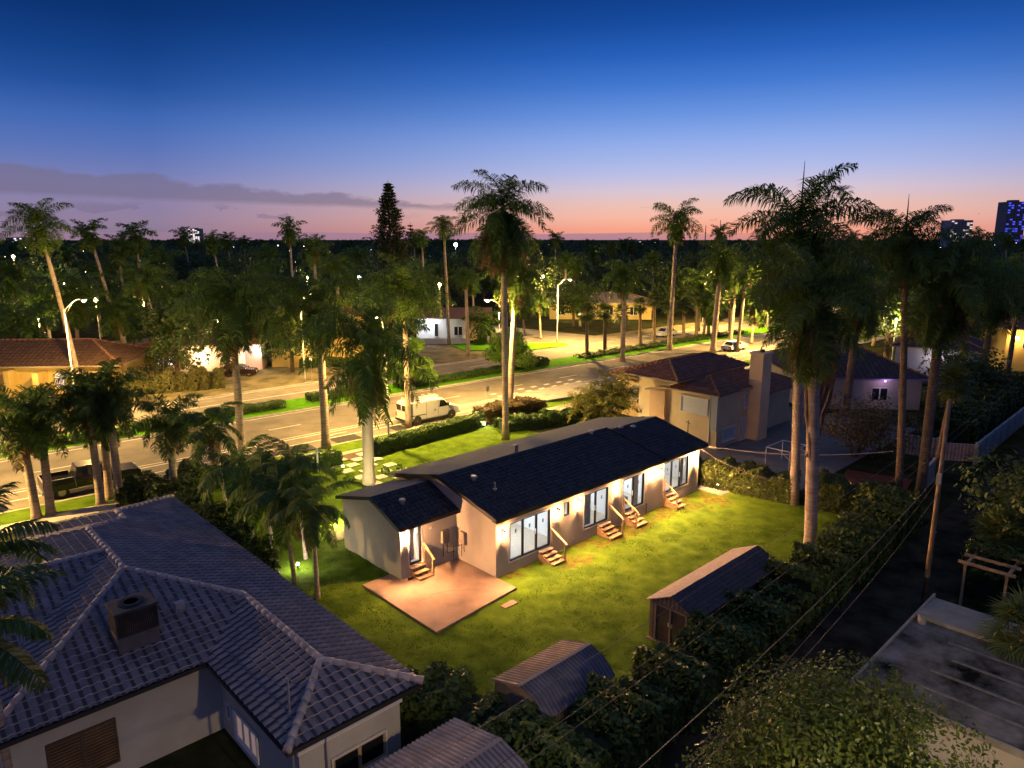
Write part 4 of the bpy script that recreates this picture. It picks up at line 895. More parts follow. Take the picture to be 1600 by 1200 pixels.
# ================================================================== VEHICLES
tyre = mat('tyre_rubber', (.018, .018, .018), .8); rim = mat('wheel_rim', (.35, .35, .36), .35, metal=.8)
tail = mat('red_lens', (.30, .012, .01), .25); head = mat('clear_lens', (.7, .7, .7), .15)
seam = mat('seam_black', (.02, .02, .02), .6)
def wheels(o, xs, half, r):
    for x in xs:
        for s in (-1, 1):
            y = s * (half - .02)
            w = MB().tube([(x, y - s * .2, r), (x, y - s * .02, r), (x, y, r)], [r, r, r * .9], 18).build('wheel', tyre, o, smooth=False)
            b = MB(); b.tube([(x, y - s * .02, r), (x, y + s * .012, r)], [r * .62, r * .55], 14); b.tube([(x, y, r), (x, y + s * .03, r)], r * .16, 8); b.build('rim', rim, w)
def car(name, label, loc, rz, paint, L, Wd, lower, green, glassz, wx, r, group=None, cat='car', low_m=None):
    """lower: side profile of the body; green: (rear base, rear top, front top, front base) x of the cabin, glassz: base / roof heights"""
    o = thing(name, label, cat, loc, rz, group); h = Wd / 2
    MB().ext(lower, -h, h, 'y').build('body', paint, o, bevel=.07, seg=3)
    zb, zt = glassz; a, b_, c, d = green; ti = .16
    V = [(a, -h + .05, zb), (d, -h + .05, zb), (d, h - .05, zb), (a, h - .05, zb), (b_, -h + ti + .08, zt), (c, -h + ti + .08, zt), (c, h - ti - .08, zt), (b_, h - ti - .08, zt)]
    MB().add(V, [(0, 3, 2, 1), (4, 5, 6, 7), (0, 1, 5, 4), (1, 2, 6, 5), (2, 3, 7, 6), (3, 0, 4, 7)]).build('cabin', paint, o, bevel=.06, seg=2)
    def face(i, j, k, l, u0, u1, w0, w1, off):
        P, Q, R2, S2 = (Vector(V[x]) for x in (i, j, k, l)); nn = (Q - P).cross(S2 - P).normalized()
        pt = lambda u, w: (P.lerp(Q, u)).lerp(S2.lerp(R2, u), w) + nn * off
        p4 = [pt(u0, w0), pt(u1, w0), pt(u1, w1), pt(u0, w1)]; q4 = [p - nn * .02 for p in p4]
        return MB().add(p4 + q4, [(0, 1, 2, 3), (7, 6, 5, 4), (0, 4, 5, 1), (1, 5, 6, 2), (2, 6, 7, 3), (3, 7, 4, 0)])
    for q in ((0, 1, 5, 4), (2, 3, 7, 6)):
        for u0, u1 in ((.10, .48), (.52, .88)):
            if q[0] == 2: u0, u1 = 1 - u1, 1 - u0
            face(*q, u0, u1, .14, .86, .006).build('side_window', dark_glass, o)
    face(1, 2, 6, 5, .08, .92, .10, .92, .006).build('windscreen', dark_glass, o); face(3, 0, 4, 7, .1, .9, .12, .9, .006).build('rear_window', dark_glass, o)
    x0 = min(p[0] for p in lower); x1 = max(p[0] for p in lower); zl = glassz[0] * .78
    for s in (-1, 1):
        MB().box(x0 - .012, x0 + .06, s * (h - .36) - .14, s * (h - .36) + .14, zl - .1, zl + .06).build('taillight', tail, o, bevel=.02)
        MB().box(x1 - .08, x1 + .012, s * (h - .38) - .17, s * (h - .38) + .17, zl - .14, zl).build('headlight', head, o, bevel=.02)
        MB().box(d - .25, d - .08, s * h - .09 if s < 0 else h, s * h if s < 0 else h + .09, zb - .02, zb + .12).build('mirror', paint, o, bevel=.02)
        b = MB()
        for x in (a + (d - a) * .50, d - .12, a + .18): b.box(x - .006, x + .006, s * h - .006, s * h + .006, .4, zb - .03)
        b.box(a + (d - a) * .36, a + (d - a) * .42, s * h - .012, s * h + .012, zb - .16, zb - .13); b.build('door_seam', seam, o)
    wheels(o, wx, h, r); return o
# white cargo van with roof rack
van_paint = mat('van_white', (.72, .72, .70), .3, .03, 2, spec=.5)
v0 = RW(33.4, 53.05, .012); van = thing('cargo_van', 'white cargo van with ladder rack parked at the kerb', 'van', v0, RA)
pf = [(.05, .42), (0, .60), (.02, 1.15), (.10, 1.95), (.28, 2.10), (3.75, 2.12), (3.98, 2.06), (4.62, 1.42), (5.45, 1.22), (5.72, 1.02), (5.80, .60), (5.72, .42)]
MB().ext(pf, -.98, .98, 'y').build('body', van_paint, van, bevel=.09, seg=3)
for s in (-1, 1):
    y = s * .985
    b = MB(); b.ext([(3.45, 1.32), (4.52, 1.32), (4.02, 1.90), (3.55, 1.92)], min(y, y - s * .02), max(y, y - s * .02), 'y'); b.build('side_window', dark_glass, van)
    b = MB(); b.box(.35, 2.0, y - .012, y + .012, .86, .92)
    for x in (2.05, 3.35, 4.55): b.box(x - .008, x + .008, y - .006, y + .006, .5, 1.95 if x < 4 else 1.3)
    b.box(2.9, 3.1, y - .02, y + .02, 1.12, 1.17); b.build('door_seam', seam, van)
    MB().box(-.02, .10, s * .86 - .07, s * .86 + .07, .72, 1.12).build('taillight', tail, van, bevel=.02)
    MB().box(5.60, 5.79, s * .74 - .15, s * .74 + .15, .86, 1.06).build('headlight', head, van, bevel=.03)
    MB().box(4.30, 4.46, y - .02 if s > 0 else y - .20, y + .20 if s > 0 else y + .02, 1.36, 1.62).build('mirror', seam, van, bevel=.02)
MB().slab([(4.05, -.80, 2.035), (4.60, -.86, 1.47), (4.60, .86, 1.47), (4.05, .80, 2.035)], .02).build('windscreen', dark_glass, van)
for s in (-1, 1): MB().box(-.008, .03, s * .45 - .34, s * .45 + .34, 1.35, 1.85).build('rear_window', dark_glass, van)
b = MB(); b.box(-.10, .05, -.95, .95, .40, .58); b.box(5.72, 5.88, -.92, .92, .42, .62); b.build('bumper', seam, van, bevel=.03)
b = MB()
for x in (.6, 1.7, 2.8, 3.5): b.box(x - .03, x + .03, -.85, .85, 2.28, 2.32); b.box(x - .02, x + .02, -.85, -.81, 2.05, 2.30); b.box(x - .02, x + .02, .81, .85, 2.05, 2.30)
for y in (-.45, -.05): b.box(.4, 3.7, y - .03, y + .03, 2.32, 2.38)
for k in range(11): b.box(.5 + k * .3, .53 + k * .3, -.45, -.05, 2.335, 2.365)
b.build('roof_rack', mat('rack_white', (.6, .6, .6), .4), van)
wheels(van, (1.05, 4.85), .98, .37)
for s in (-1, 1):
    for x in (1.05, 4.85): MB().tube([(x, s * .975, .40), (x, s * .988, .40)], .46, 20).build('wheel_arch', seam, van)
# black pickup
blackp = mat('black_paint', (.012, .012, .013), .22, spec=.6)
p0 = RW(5.9, 52.75, .012); pk = thing('pickup_truck', 'black crew cab pickup parked behind the leaning palm trunks', 'pickup truck', p0, RA)
MB().ext([(0, .50), (0, 1.0), (1.75, 1.0), (1.75, 1.16), (4.2, 1.16), (5.55, 1.06), (5.72, .95), (5.75, .5)], -.97, .97, 'y').build('body', blackp, pk, bevel=.06, seg=2)
b = MB(); b.box(0, 1.75, -.97, -.90, 1.0, 1.30); b.box(0, 1.75, .90, .97, 1.0, 1.30); b.box(0, .06, -.90, .90, 1.0, 1.30); b.build('cargo_bed', blackp, pk, bevel=.02)
b = MB(); b.box(0, 1.75, -.98, -.89, 1.301, 1.325); b.box(0, 1.75, .89, .98, 1.301, 1.325); b.box(-.01, .07, -.89, .89, 1.301, 1.325); b.build('bed_rail', galv, pk)
b = MB(); V = [(1.8, -.9, 1.15), (4.15, -.9, 1.15), (4.15, .9, 1.15), (1.8, .9, 1.15), (1.98, -.72, 1.84), (3.45, -.72, 1.84), (3.45, .72, 1.84), (1.98, .72, 1.84)]
b.add(V, [(0, 3, 2, 1), (4, 5, 6, 7), (0, 1, 5, 4), (1, 2, 6, 5), (2, 3, 7, 6), (3, 0, 4, 7)]); b.build('cabin', blackp, pk, bevel=.05)
for s in (-1, 1):
    for xa, xb, xc, xd in ((1.98, 2.78, 2.78, 2.06), (2.86, 3.95, 3.42, 2.86)):
        q = [(xa, s * .885, 1.22), (xb, s * .885, 1.22), (xc, s * .745, 1.76), (xd, s * .745, 1.76)]
        MB().add(q + [(x, y - s * .02, z) for x, y, z in q], [(0, 1, 2, 3), (7, 6, 5, 4), (0, 4, 5, 1), (1, 5, 6, 2), (2, 6, 7, 3), (3, 7, 4, 0)]).build('side_window', dark_glass, pk)
    MB().box(-.015, .05, s * .87 - .07, s * .87 + .07, .85, 1.22).build('taillight', tail, pk); MB().box(5.66, 5.77, s * .74 - .17, s * .74 + .17, .80, .98).build('headlight', head, pk)
    b = MB(); b.box(1.9, 4.0, s * .985 - .01, s * .985 + .01, .52, .57)
    for x in (1.82, 2.82, 4.0): b.box(x - .008, x + .008, s * .97 - .006, s * .97 + .006, .6, 1.14)
    b.build('sill_strip', galv, pk)
MB().slab([(3.5, -.70, 1.80), (4.12, -.84, 1.20), (4.12, .84, 1.20), (3.5, .70, 1.80)], .02).build('windscreen', dark_glass, pk)
MB().box(-.10, .02, -.9, .9, .45, .62).build('bumper', galv, pk, bevel=.03); wheels(pk, (1.0, 4.75), .97, .40)
LOW = lambda L: [(.05, .32), (0, .55), (.06, .88), (.9, .93), (L - 1.5, .95), (L - .35, .82), (L, .62), (L - .03, .30)]
car('parked_car', 'dark grey car half cut off by the left edge of the photo', RW(-1.4, 52.55, .009), RA, mat('grey_paint', (.05, .052, .055), .25, spec=.6), 4.7, 1.82, LOW(4.7), (.5, 1.15, 2.75, 3.5), (.90, 1.42), (.85, 3.8), .33)
car('parked_car', 'dark red-black sedan parked on the lawn before the glaring lamp', (-36.0, 85.2, .012), R_(8), mat('dark_red_paint', (.022, .009, .010), .25, spec=.6), 4.8, 1.82, LOW(4.8), (.5, 1.2, 2.9, 3.7), (.90, 1.42), (.9, 3.9), .34)
silver = mat('silver_paint', (.45, .46, .48), .3, spec=.5)
c = car('parked_car', 'pale car between the dark tile roof and the lilac house', (41.5, 86.5, .012), R_(100), silver, 4.6, 1.8, LOW(4.6), (.5, 1.1, 2.8, 3.5), (.88, 1.4), (.85, 3.7), .33)
b = MB()
car('parked_car', 'white car driving far down the near lanes of the road', RW(92.5, 57.3, .012), RA, van_paint, 4.6, 1.8, LOW(4.6), (.4, 1.0, 2.8, 3.6), (.9, 1.45), (.85, 3.7), .33)
car('parked_car', 'white car on the far lanes between two fan palm trunks', RW(102, 73.6, .012), RA + math.pi, silver, 4.6, 1.8, LOW(4.6), (.4, 1.0, 2.8, 3.6), (.9, 1.45), (.85, 3.7), .33)

# ================================================================== STREET LAMPS, SIGNS, POLES, WIRES
lens = emat('street_lamp_lens', (1.0, .80, .45), 26); polem = mat('pale_pole', (.55, .54, .50), .6, .1, 1)
def street_lamp(label, base, ang, h=10.2, arm=2.2, power=None, col=STREET, pf=.6):
    o = thing('street_lamp', label, 'street lamp', base, ang, 'street lamps along the road'); P = Vector((0, 0, 0))
    b = MB(); b.tube([(0, 0, 0), (0, 0, .5), (0, 0, h - 1.0)], [.12, .09, .06], 10); b.build('pole', polem, o, smooth=True)
    b = MB(); pts = [(arm * t, 0, h - 1.0 + 1.15 * math.sin(t * math.pi / 2)) for t in np.linspace(0, 1, 9)]; b.tube(pts, .045, 8); b.tube([(0, 0, h - 1.0), (.05, 0, h - .85)], [.09, .09], 8); b.tube([(.1, 0, h - 1.35), (arm * .55, 0, h - .14)], .025, 6); b.build('arm', polem, o, smooth=True)
    b = MB(); b.ext([(arm - .1, h + .10), (arm + .55, h + .20), (arm + .75, h + .14), (arm + .7, h + .06), (arm - .05, h + .06)], -.16, .16, 'y'); hd = b.build('lamp_head', galv, o, bevel=.03)
    MB().ball((arm + .42, 0, h + .04), .17, 10, sz=.75).build('lens', lens, hd, smooth=True)
    lamp('POINT', (arm + .42, 0, h - .2), col, (power or P_STREET) * pf, o, .12); lamp('SPOT', (arm + .42, 0, h - .2), col, (power or P_STREET) * 1.45, o, .12, spot=150, blend=.7)
    return o
TW = RA + math.pi / 2                                          # towards +v
street_lamp('pale street lamp with curved arm beside the tall leaning palm at far left', RW(12.3, 76.9), TW + math.pi + .5, 10.9, power=13000)
street_lamp('pale street lamp on the grass corner of the side street', RW(79.6, 79.7), TW + math.pi, 10.2)
street_lamp('street lamp whose arm shows beside the tallest palm trunks', RW(43.4, 50.1), TW, 10.6, 2.4, power=17000, pf=.3)
street_lamp('street lamp hidden behind the dark head of the white-trunked palm', RW(28.9, 47.9), TW, 10.4, .8, power=12000, pf=.18)
street_lamp('street lamp at the near kerb out of view on the left', RW(-6, 50.0), TW, 10.4, power=26000)
street_lamp('street lamp on the far verge behind the palms facing the van', RW(35.6, 77.2), TW + math.pi, 10.4, power=8000)
street_lamp('street lamp at the near kerb behind the two-storey house', RW(97, 50.1), TW, 10.4)
street_lamp('street lamp on the far verge far down the road', RW(116, 77.2), TW + math.pi, 10.4)
street_lamp('street lamp far down the road at the near kerb', RW(150, 50.1), TW, 10.4)
def glow_lamp(label, pos, r, m, power, col, h=None):
    o = thing('distant_lamp', label, 'street lamp', (pos[0], pos[1], 0), 0, 'distant lamps among the trees')
    MB().tube([(0, 0, 0), (0, 0, pos[2])], .08, 6).build('pole', polem, o); MB().ball((0, 0, pos[2] + r), r, 10).build('lamp_globe', m, o, smooth=True)
    lamp('POINT', (0, -r - .4, pos[2] - .2), col, power, o, .25); return o
wl = emat('warm_globe', (1.0, .78, .42), 16); cl = emat('cool_globe', (.75, .88, 1.0), 22)
glow_lamp('bright lamp glowing among palms to the right of the first street lamp', zat(150, 472, 105), .32, wl, 2700, STREET)
glow_lamp('bright lamp beside the tallest palm over the side street', zat(847, 437, 165), .55, wl, 6600, STREET)
glow_lamp('small warm lamp over the white house roof', zat(687, 447, 150), .35, wl, 2700, STREET)
glow_lamp('cold white floodlight low on the horizon beside the tallest palm', zat(712, 385, 420), 1.0, cl, 3000, COOL)
glow_lamp('cold bluish light in the gap above the palm crowns', zat(561, 437, 150), .4, cl, 1500, COOL)
glow_lamp('amber lamp low among the dark trees at far left', zat(21, 403, 200), .4, wl, 1500, STREET)
def post_sign(label, base, h, w, hs, m, rz=RA):
    o = thing('sign_post', label, 'sign', base, rz); MB().tube([(0, 0, 0), (0, 0, h)], .035, 6).build('post', galv, o)
    MB().box(-w / 2, w / 2, -.05, -.035, h - hs, h).build('sign_plate', m, o, bevel=.004); return o
post_sign('thin sign post at the verge in front of the tall yellow house', RW(36.5, 77.3), 3.0, .45, .6, white_paint)
post_sign('thin sign post on the verge beside the bright green tree', RW(64, 78), 2.8, .4, .6, white_paint)
post_sign('slim sign post at the kerb ahead of the white van', RW(42.2, 51.6), 2.6, .35, .45, galv)
post_sign('second thin post beside the tall yellow house sign', RW(38.4, 78.2), 3.3, .3, .5, timber)
rp = thing('realty_sign_post', 'white wooden sign post with cross arm on the front lawn', 'sign post', at(497, 739), RA)
MB().box(-.06, .06, -.06, .06, 0, 1.75).build('post', white_paint, rp, bevel=.01); MB().box(-1.15, .22, -.045, .045, 1.48, 1.57).build('arm', white_paint, rp, bevel=.01); MB().tube([(0, 0, 1.75), (0, 0, 1.86)], [.085, .01], 4).build('cap', white_paint, rp)
up = thing('utility_pole', 'weathered timber utility pole in the dark back alley', 'utility pole', at(1443, 947), LA)
MB().tube([(0, 0, 0), (0, 0, 5), (.02, 0, 9.7)], [.115, .10, .075], 10).build('pole', bandmat('pole_wood', (.24, .16, .09), (.36, .25, .14), .6, 'X', .85, .4, 6, noise=.3), up, smooth=True)
b = MB(); b.tube([(-.12, 0, 6.2), (.12, 0, 6.2)], .05, 6); b.box(-.14, -.08, -.1, .1, 5.9, 6.4); b.tube([(.1, .1, 3.6), (.1, -.1, 3.6)], .06, 6); b.build('bracket', galv, up)
ap = thing('alley_lamp', 'alley street lamp on a timber pole behind the viewer', 'street lamp', (9.0, 3.0, 0), LA)
MB().tube([(0, 0, 0), (0, 0, 9.5)], [.16, .11], 10).build('pole', MATS['pole_wood'], ap); MB().tube([(0, 0, 9.0), (-.6, 1.2, 9.5)], .03, 6).build('arm', galv, ap)
hd = MB().ball((-.7, 1.4, 9.5), .16, 10).build('lamp_head', lens, ap); lamp('SPOT', (-.7, 1.4, 9.3), (1.0, .70, .38), 4700, ap, .15, spot=170, blend=.3)
wirem = mat('cable_black', (.05, .045, .042), .6)
def wire(label, p, q, sag, r=.009, m=None, n=24):
    p, q = Vector(p), Vector(q); o = MB().tube([p.lerp(q, i / n) - Vector((0, 0, sag * 4 * (i / n) * (1 - i / n))) for i in range(n + 1)], r, 5).build('overhead_cable', m or wirem)
    return tag(o, label, 'cable', 'overhead cables along the alley')
lw2 = mat('cable_grey', (.16, .14, .13), .6)
wire('grey overhead cable crossing above both sheds', LW(-14, -11.65 + .1, 4.0), LW(30, -11.0, 4.6), .25, .009, lw2)
wire('upper overhead cable along the alley towards the timber pole', LW(-16, -16.9, 6.2), LW(12.5, -15.2, 6.2), .5, .009, lw2)
wire('lower overhead cable along the alley towards the timber pole', LW(-16, -17.3, 5.5), LW(12.5, -15.2, 5.9), .55, .009)
wire('overhead cable running on from the timber pole to the right', LW(12.5, -15.2, 6.2), LW(60, -13, 6.4), .8, .009, lw2)
wire('left cable of the pair hanging over the dark hedge', LW(-14, -13.7, 4.9), LW(40, -12.3, 6.4), .6, .011)
wire('right cable of the pair hanging over the dark hedge', LW(-14, -14.0, 4.8), LW(40, -12.6, 6.3), .6, .011)
wire('thick cable at the bottom above the leafy tree', LW(-14, -17.9, 6.5), LW(12.5, -15.4, 5.6), .6, .010)
wire('service cable from the white house corner to the leaning palm', LW(18.2, .2, 3.2), zat(1395, 705, 43.4), .45, .022, mat('pale_rope', (.55, .46, .40), .7))
wire('low service cable from the white house to the palm by the hedge', LW(18.2, .1, 3.0), zat(1243, 755, 42.3), .5, .016, lw2)

# small garden lights in the beds
def spot_light(label, px, py, power=P_SPOT, col=(1, .80, .45), aim=None):
    p = at(px, py); o = thing('garden_light', label, 'garden light', p, 0, 'small uplights in the garden beds')
    MB().tube([(0, 0, 0), (0, 0, .2)], .02, 6).build('stake', dark_metal, o); MB().tube([(0, 0, .2), (0, 0, .32)], [.05, .08], 10).build('housing', dark_metal, o)
    MB().ball((0, 0, .36), .075, 8).build('bulb', emat('garden_bulb', (1, .88, .6), 22), o); lamp('POINT', (0, 0, .48), col, power, o, .05); return o
spot_light('garden light at the hedge end beside the white sign post', 506, 728); spot_light('garden light at the foot of the front hedge nearest the paver walk', 594, 708)
spot_light('garden light under the middle of the front hedge', 674, 688); spot_light('garden light below the red hedge beside the tallest palm', 757, 669)
spot_light('added garden light brightening the feathery yellow palms', 956, 686, 700, (1, .70, .30)); spot_light('garden light on the paver walk', 536, 736, 10, (1, .9, .2)); spot_light('garden light in front of the right-hand hedge', 1121, 765, 22)  # first one is an added light for the feathery palms and house wall
spot_light('bluish garden light hidden under the small palms beside the tiled roof', 466, 892, 120, (1, .86, .66)); spot_light('garden light by the white palm trunk at the front corner', 560, 778, 190, (1, .85, .4))
spot_light('added garden light brightening the side lawn behind the house corner', 526, 822, 1100, (1, .82, .28))  # added light in place of street lamp spill on the side lawn

# ================================================================== FENCES, PERGOLA, SMALL THINGS
def board_wall(name, label, cat, p, q, h, m, t=.12, posts=2.4, cap=True):
    p, q = Vector(p), Vector(q); d = q - p; o = thing(name, label, cat, p, math.atan2(d.y, d.x)); Lw = d.length
    MB().box(0, Lw, -t / 2, t / 2, 0, h).build('panel', m, o, bevel=.01); n = max(1, int(Lw / posts))
    for i in range(n + 1): MB().box(i * Lw / n - .09, i * Lw / n + .09, -t / 2 - .05, t / 2 + .05, 0, h + .12).build('post', m, o, bevel=.01)
    if cap: MB().box(0, Lw, -t / 2 - .03, t / 2 + .03, h, h + .05).build('cap', m, o)
    return o
pinkw = bandmat('whitewashed_boards', (.30, .24, .21), (.58, .50, .46), 1.3, 'X', .85, .4, .6)
board_wall('garden_wall', 'whitewashed board fence lit pink behind the leaning palm trunk', 'fence', at(1408, 708), at(1462, 716), 1.5, pinkw)
board_wall('garden_wall', 'short return of whitewashed boards right of the leaning palm', 'fence', at(1462, 718), at(1528, 722), 1.3, pinkw)
board_wall('garden_wall', 'white fence end running towards the alley at the palm foot', 'fence', at(1440, 770), at(1470, 738), 1.6, pinkw)
board_wall('garden_fence', 'pale fence along the far dark alley', 'fence', LW(38, -11.0), LW(66, -10.4), 1.6, mat('pale_fence', (.34, .35, .38), .8, .15, 1))
board_wall('garden_wall', 'low pale wall along the grey yard of the two-storey house', 'wall', LW(37, -3.6), LW(41, 3), .9, mat('low_wall', (.35, .30, .27), .9, .15, 1))
board_wall('garden_wall', 'low peach garden wall beside the feathery yellow palms', 'wall', LW(20.5, 13.6), LW(27, 12.2), .8, mat('peach_wall', (.60, .40, .27), .9, .06, 1))
sw = thing('canopy_frame', 'white tube canopy frame standing in the grey yard', 'frame', at(1232, 738), LA); b = MB()
for x in (0, 2.6):
    for y in (0, 1.8): b.tube([(x, y, 0), (x, y, 1.5)], .03, 6)
    b.tube([(x, 0, 1.5), (x, 1.8, 1.5)], .03, 6); b.tube([(x, 0, .9), (x, .9, 1.5)], .02, 6)
for y in (0, 1.8): b.tube([(0, y, 1.5), (2.6, y, 1.5)], .03, 6)
b.build('frame', white_paint, sw)
pg = thing('pergola', 'small timber pergola at the back of the alley building', 'pergola', at(1500, 945), LA); b = MB()
for x in (0, 1.5, 3.0):
    for y in (-1.6, 0): MB().box(x - .05, x + .05, y - .05, y + .05, 0, 1.9).build('post', timber, pg)
for y in (0, -1.6): MB().box(-.1, 3.1, y - .06, y + .06, 1.9, 2.02).build('beam', timber, pg)
for k in range(4): MB().box(k * 1.0 - .05, k * 1.0 + .05, -1.9, .3, 2.02, 2.14).build('rafter', timber, pg)
jk = thing('junk_pile', 'dark pile of yard scraps at the corner of the brown shed', 'junk', LW(.9, -10.7), LA)
b = MB(); b.box(-.4, .1, -.2, .3, 0, .35); b.box(.15, .5, -.35, .1, 0, .22); b.tube([(-.5, .2, .4), (.6, -.3, .15)], .04, 6); b.build('scrap', mat('dark_scrap', (.06, .05, .05), .7, .4, 5), jk, bevel=.02)

# flat-roofed building at the lower right
fb = thing('outbuilding', 'flat-roofed building with stained seamed roof in the lower right', 'building', LW(3, -21), LA); fb.matrix_world = ML.copy()
b = MB(); b.box(-.1, 7.2, -28, -17.15, 0, 2.95); b.build('wall', cream, fb)
stain = mat('stained_roof_felt', (.022, .027, .018), .95, .6, .9, .3, 12, col2=(.27, .25, .22), detail=12, spec=.05)
b = MB(); b.slab([(-.35, -16.95, 3.02), (-.35, -28, 3.02), (5.2, -28, 3.02), (5.2, -16.95, 3.02)], .14); b.build('roof', stain, fb)
b = MB(); b.ext([(5.2, 2.9), (7.45, 2.78), (7.45, 2.95), (5.2, 3.16)], -28, -16.9, 'y'); b.build('roof_apron', mat('grey_roof_apron', (.32, .29, .23), .9, .2, 1.3, .2, 30), fb)
b = MB()
for k, x in enumerate((.9, 2.0, 3.1, 4.2)): b.box(x - .05, x + .05, -26, -18.1 - .3 * k % .7, 3.02, 3.06)
b.build('roof_seam', mat('pale_seam', (.17, .165, .15), .8, .35, 4), fb)
b = MB(); b.box(-.42, -.35, -28, -16.9, 2.9, 3.12); b.box(-.42, 7.5, -16.95, -16.88, 2.86, 3.10); b.tube([(4.9, -17.25, 3.0), (4.9, -17.25, 3.35)], .14, 8); b.build('parapet', mat('grey_parapet', (.30, .28, .25), .9, .25, 2), fb)

# far towers
def tower(label, px0, px1, ytop, Yd, wm, cols, rows, lit_m, frac, seed):
    a, c = zat(px0, ytop, Yd), zat(px1, ytop, Yd); w = c.x - a.x; h = a.z
    o = thing('tower_block', label, 'tower', ((a.x + c.x) / 2, Yd, 0), 0); MB().box(-w / 2, w / 2, 0, w * .8, 0, h).build('wall', wm, o)
    MB().box(-w * .2, w * .2, w * .2, w * .6, h, h + h * .04).build('roof_house', wm, o)
    r = random.Random(seed); b = MB(); b2 = MB()
    for i in range(cols):
        for j in range(rows):
            x = -w / 2 + (i + .5) * w / cols; z = h - (j + .7) * (h * .9 / rows)
            (b if r.random() < frac else b2).box(x - w / cols * .33, x + w / cols * .33, -1.0, -.05, z - h / rows * .25, z + h / rows * .25)
    if b.v: k = b.build('lit_window', lit_m, o); k['kind'] = 'stuff'
    if b2.v: k = b2.build('dark_window', dark_glass, o); k['kind'] = 'stuff'
    return o
towm = mat('tower_concrete', (.30, .28, .30), .8)
tower('tower block lit white on the left horizon', 293, 311, 357, 1700, towm, 5, 12, emat('tower_white', (1, .85, .8), 1.3), .6, 1)
tower('low lit buildings at the far left horizon', 8, 34, 371, 1700, towm, 6, 4, emat('tower_white2', (1, .9, .9), 1.6), .6, 2)
tower('grey tower block with lit top floor right of the leaning palm', 1487, 1521, 344, 1300, mat('tower_grey', (.42, .40, .42), .8), 7, 14, emat('tower_soft', (1, .8, .7), .8), .3, 3)
tower('tall tower with blue lit face at the right edge', 1576, 1606, 315, 1250, mat('tower_dark', (.16, .16, .2), .6), 6, 18, emat('tower_blue', (.06, .08, 1), .8), .32, 4)
tower('pale low block on the horizon between the palms', 982, 1002, 376, 1500, towm, 5, 3, emat('tower_soft2', (.9, .9, 1), .7), .5, 5)
for px, yt, lab in ((1103, 352, 'thin radio mast on the horizon left of the small far palm'), (1126, 322 + 22, 'second thin radio mast on the horizon')):
    p = zat(px, yt, 900); o = thing('radio_mast', lab, 'mast', (p.x, p.y, 0)); MB().tube([(0, 0, 0), (0, 0, p.z)], [.9, .35], 5).build('mast', dark_metal, o); MB().box(-1.6, 1.6, -.2, .2, p.z * .7, p.z * .7 + .5).build('cross_arm', dark_metal, o)
# specks of far light between the trees
r = random.Random(5); b = MB(); b2 = MB()
for k in range(110):
    Yd = r.uniform(170, 1100); px = r.uniform(-40, 1640); z = r.uniform(3, 13); s = Yd * r.uniform(.0003, .0008)
    (b if r.random() < .7 else b2).ball(((px - 800) / FPX * Yd, Yd, z), s, 6)
for k in range(14): Yd = 150; b.ball((zat(r.uniform(1545, 1600), r.uniform(425, 455), Yd)), r.uniform(.08, .3), 6); b2.ball((zat(r.uniform(1555, 1600), r.uniform(425, 450), Yd)), r.uniform(.06, .16), 6)
b.build('city_lights', emat('city_warm', (1, .72, .38), 7))['kind'] = 'stuff'; b2.build('city_lights', emat('city_cool', (.6, .8, 1), 7))['kind'] = 'stuff'

# ================================================================== HEDGES AND SHRUBS
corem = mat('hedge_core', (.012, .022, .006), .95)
def hedge(label, path, w, h, ls, dens, seed, leaf=None, name='hedge', rough=.12, group=None, cat='hedge'):
    """leafy band along a path of world points"""
    r = np.random.default_rng(seed); P = [Vector((p[0], p[1], 0)) for p in path]; o = thing(name, label, cat, P[0], 0, group); parts = []; core = MB()
    for a, c in zip(P, P[1:]):
        d = c - a; L = d.length; d.normalize(); s = Vector((-d.y, d.x, 0)); n = int(dens * L * (w + 2 * h))
        t = r.uniform(-.02 * L, 1.02 * L, n); sel = r.random(n) * (w + 2 * h)
        x = np.where(sel < w, sel - w / 2, np.where(sel < w + h, -w / 2, w / 2)); z = np.where(sel < w, h, np.where(sel < w + h, sel - w, sel - w - h))
        bump = rough * (np.sin(t * 2.1 + seed) + np.sin(t * 5.3 + seed * 2) * .6)
        nn = np.stack([np.where(sel < w, 0, np.sign(x)), np.zeros(n), np.where(sel < w, 1., .2)], 1) + r.normal(0, .45, (n, 3))
        x = x * (1 + bump * .35) + r.normal(0, .07, n); z = z * (1 + bump * .5) + r.normal(0, .06, n)
        B = np.array([[d.x, d.y, 0], [s.x, s.y, 0], [0, 0, 1.]])
        Q = np.stack([t, x, np.maximum(z, .02)], 1) @ B + np.array([a.x - P[0].x, a.y - P[0].y, 0]); nr = unit(np.stack([nn[:, 1], nn[:, 0], nn[:, 2]], 1) @ B)
        up_ = unit(np.cross(nr, r.normal(size=(n, 3)))); up_[:, 2] += .25; up_ = unit(up_); sz_ = ls * r.uniform(.6, 1.4, n)
        parts.append(quads(Q, nr, up_, sz_, sz_ * r.uniform(.4, .62, n)))
        x0 = Vector((a.x - P[0].x, a.y - P[0].y, 0)); xf = Matrix.Translation(x0) @ Matrix.Rotation(math.atan2(d.y, d.x), 4, 'Z')
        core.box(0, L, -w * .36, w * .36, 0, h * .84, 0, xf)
    V, F = merge(parts); link('foliage', npmesh('foliage', V, None, F, [leaf or hedge_leaf]), o); core.build('core', corem, o); return o
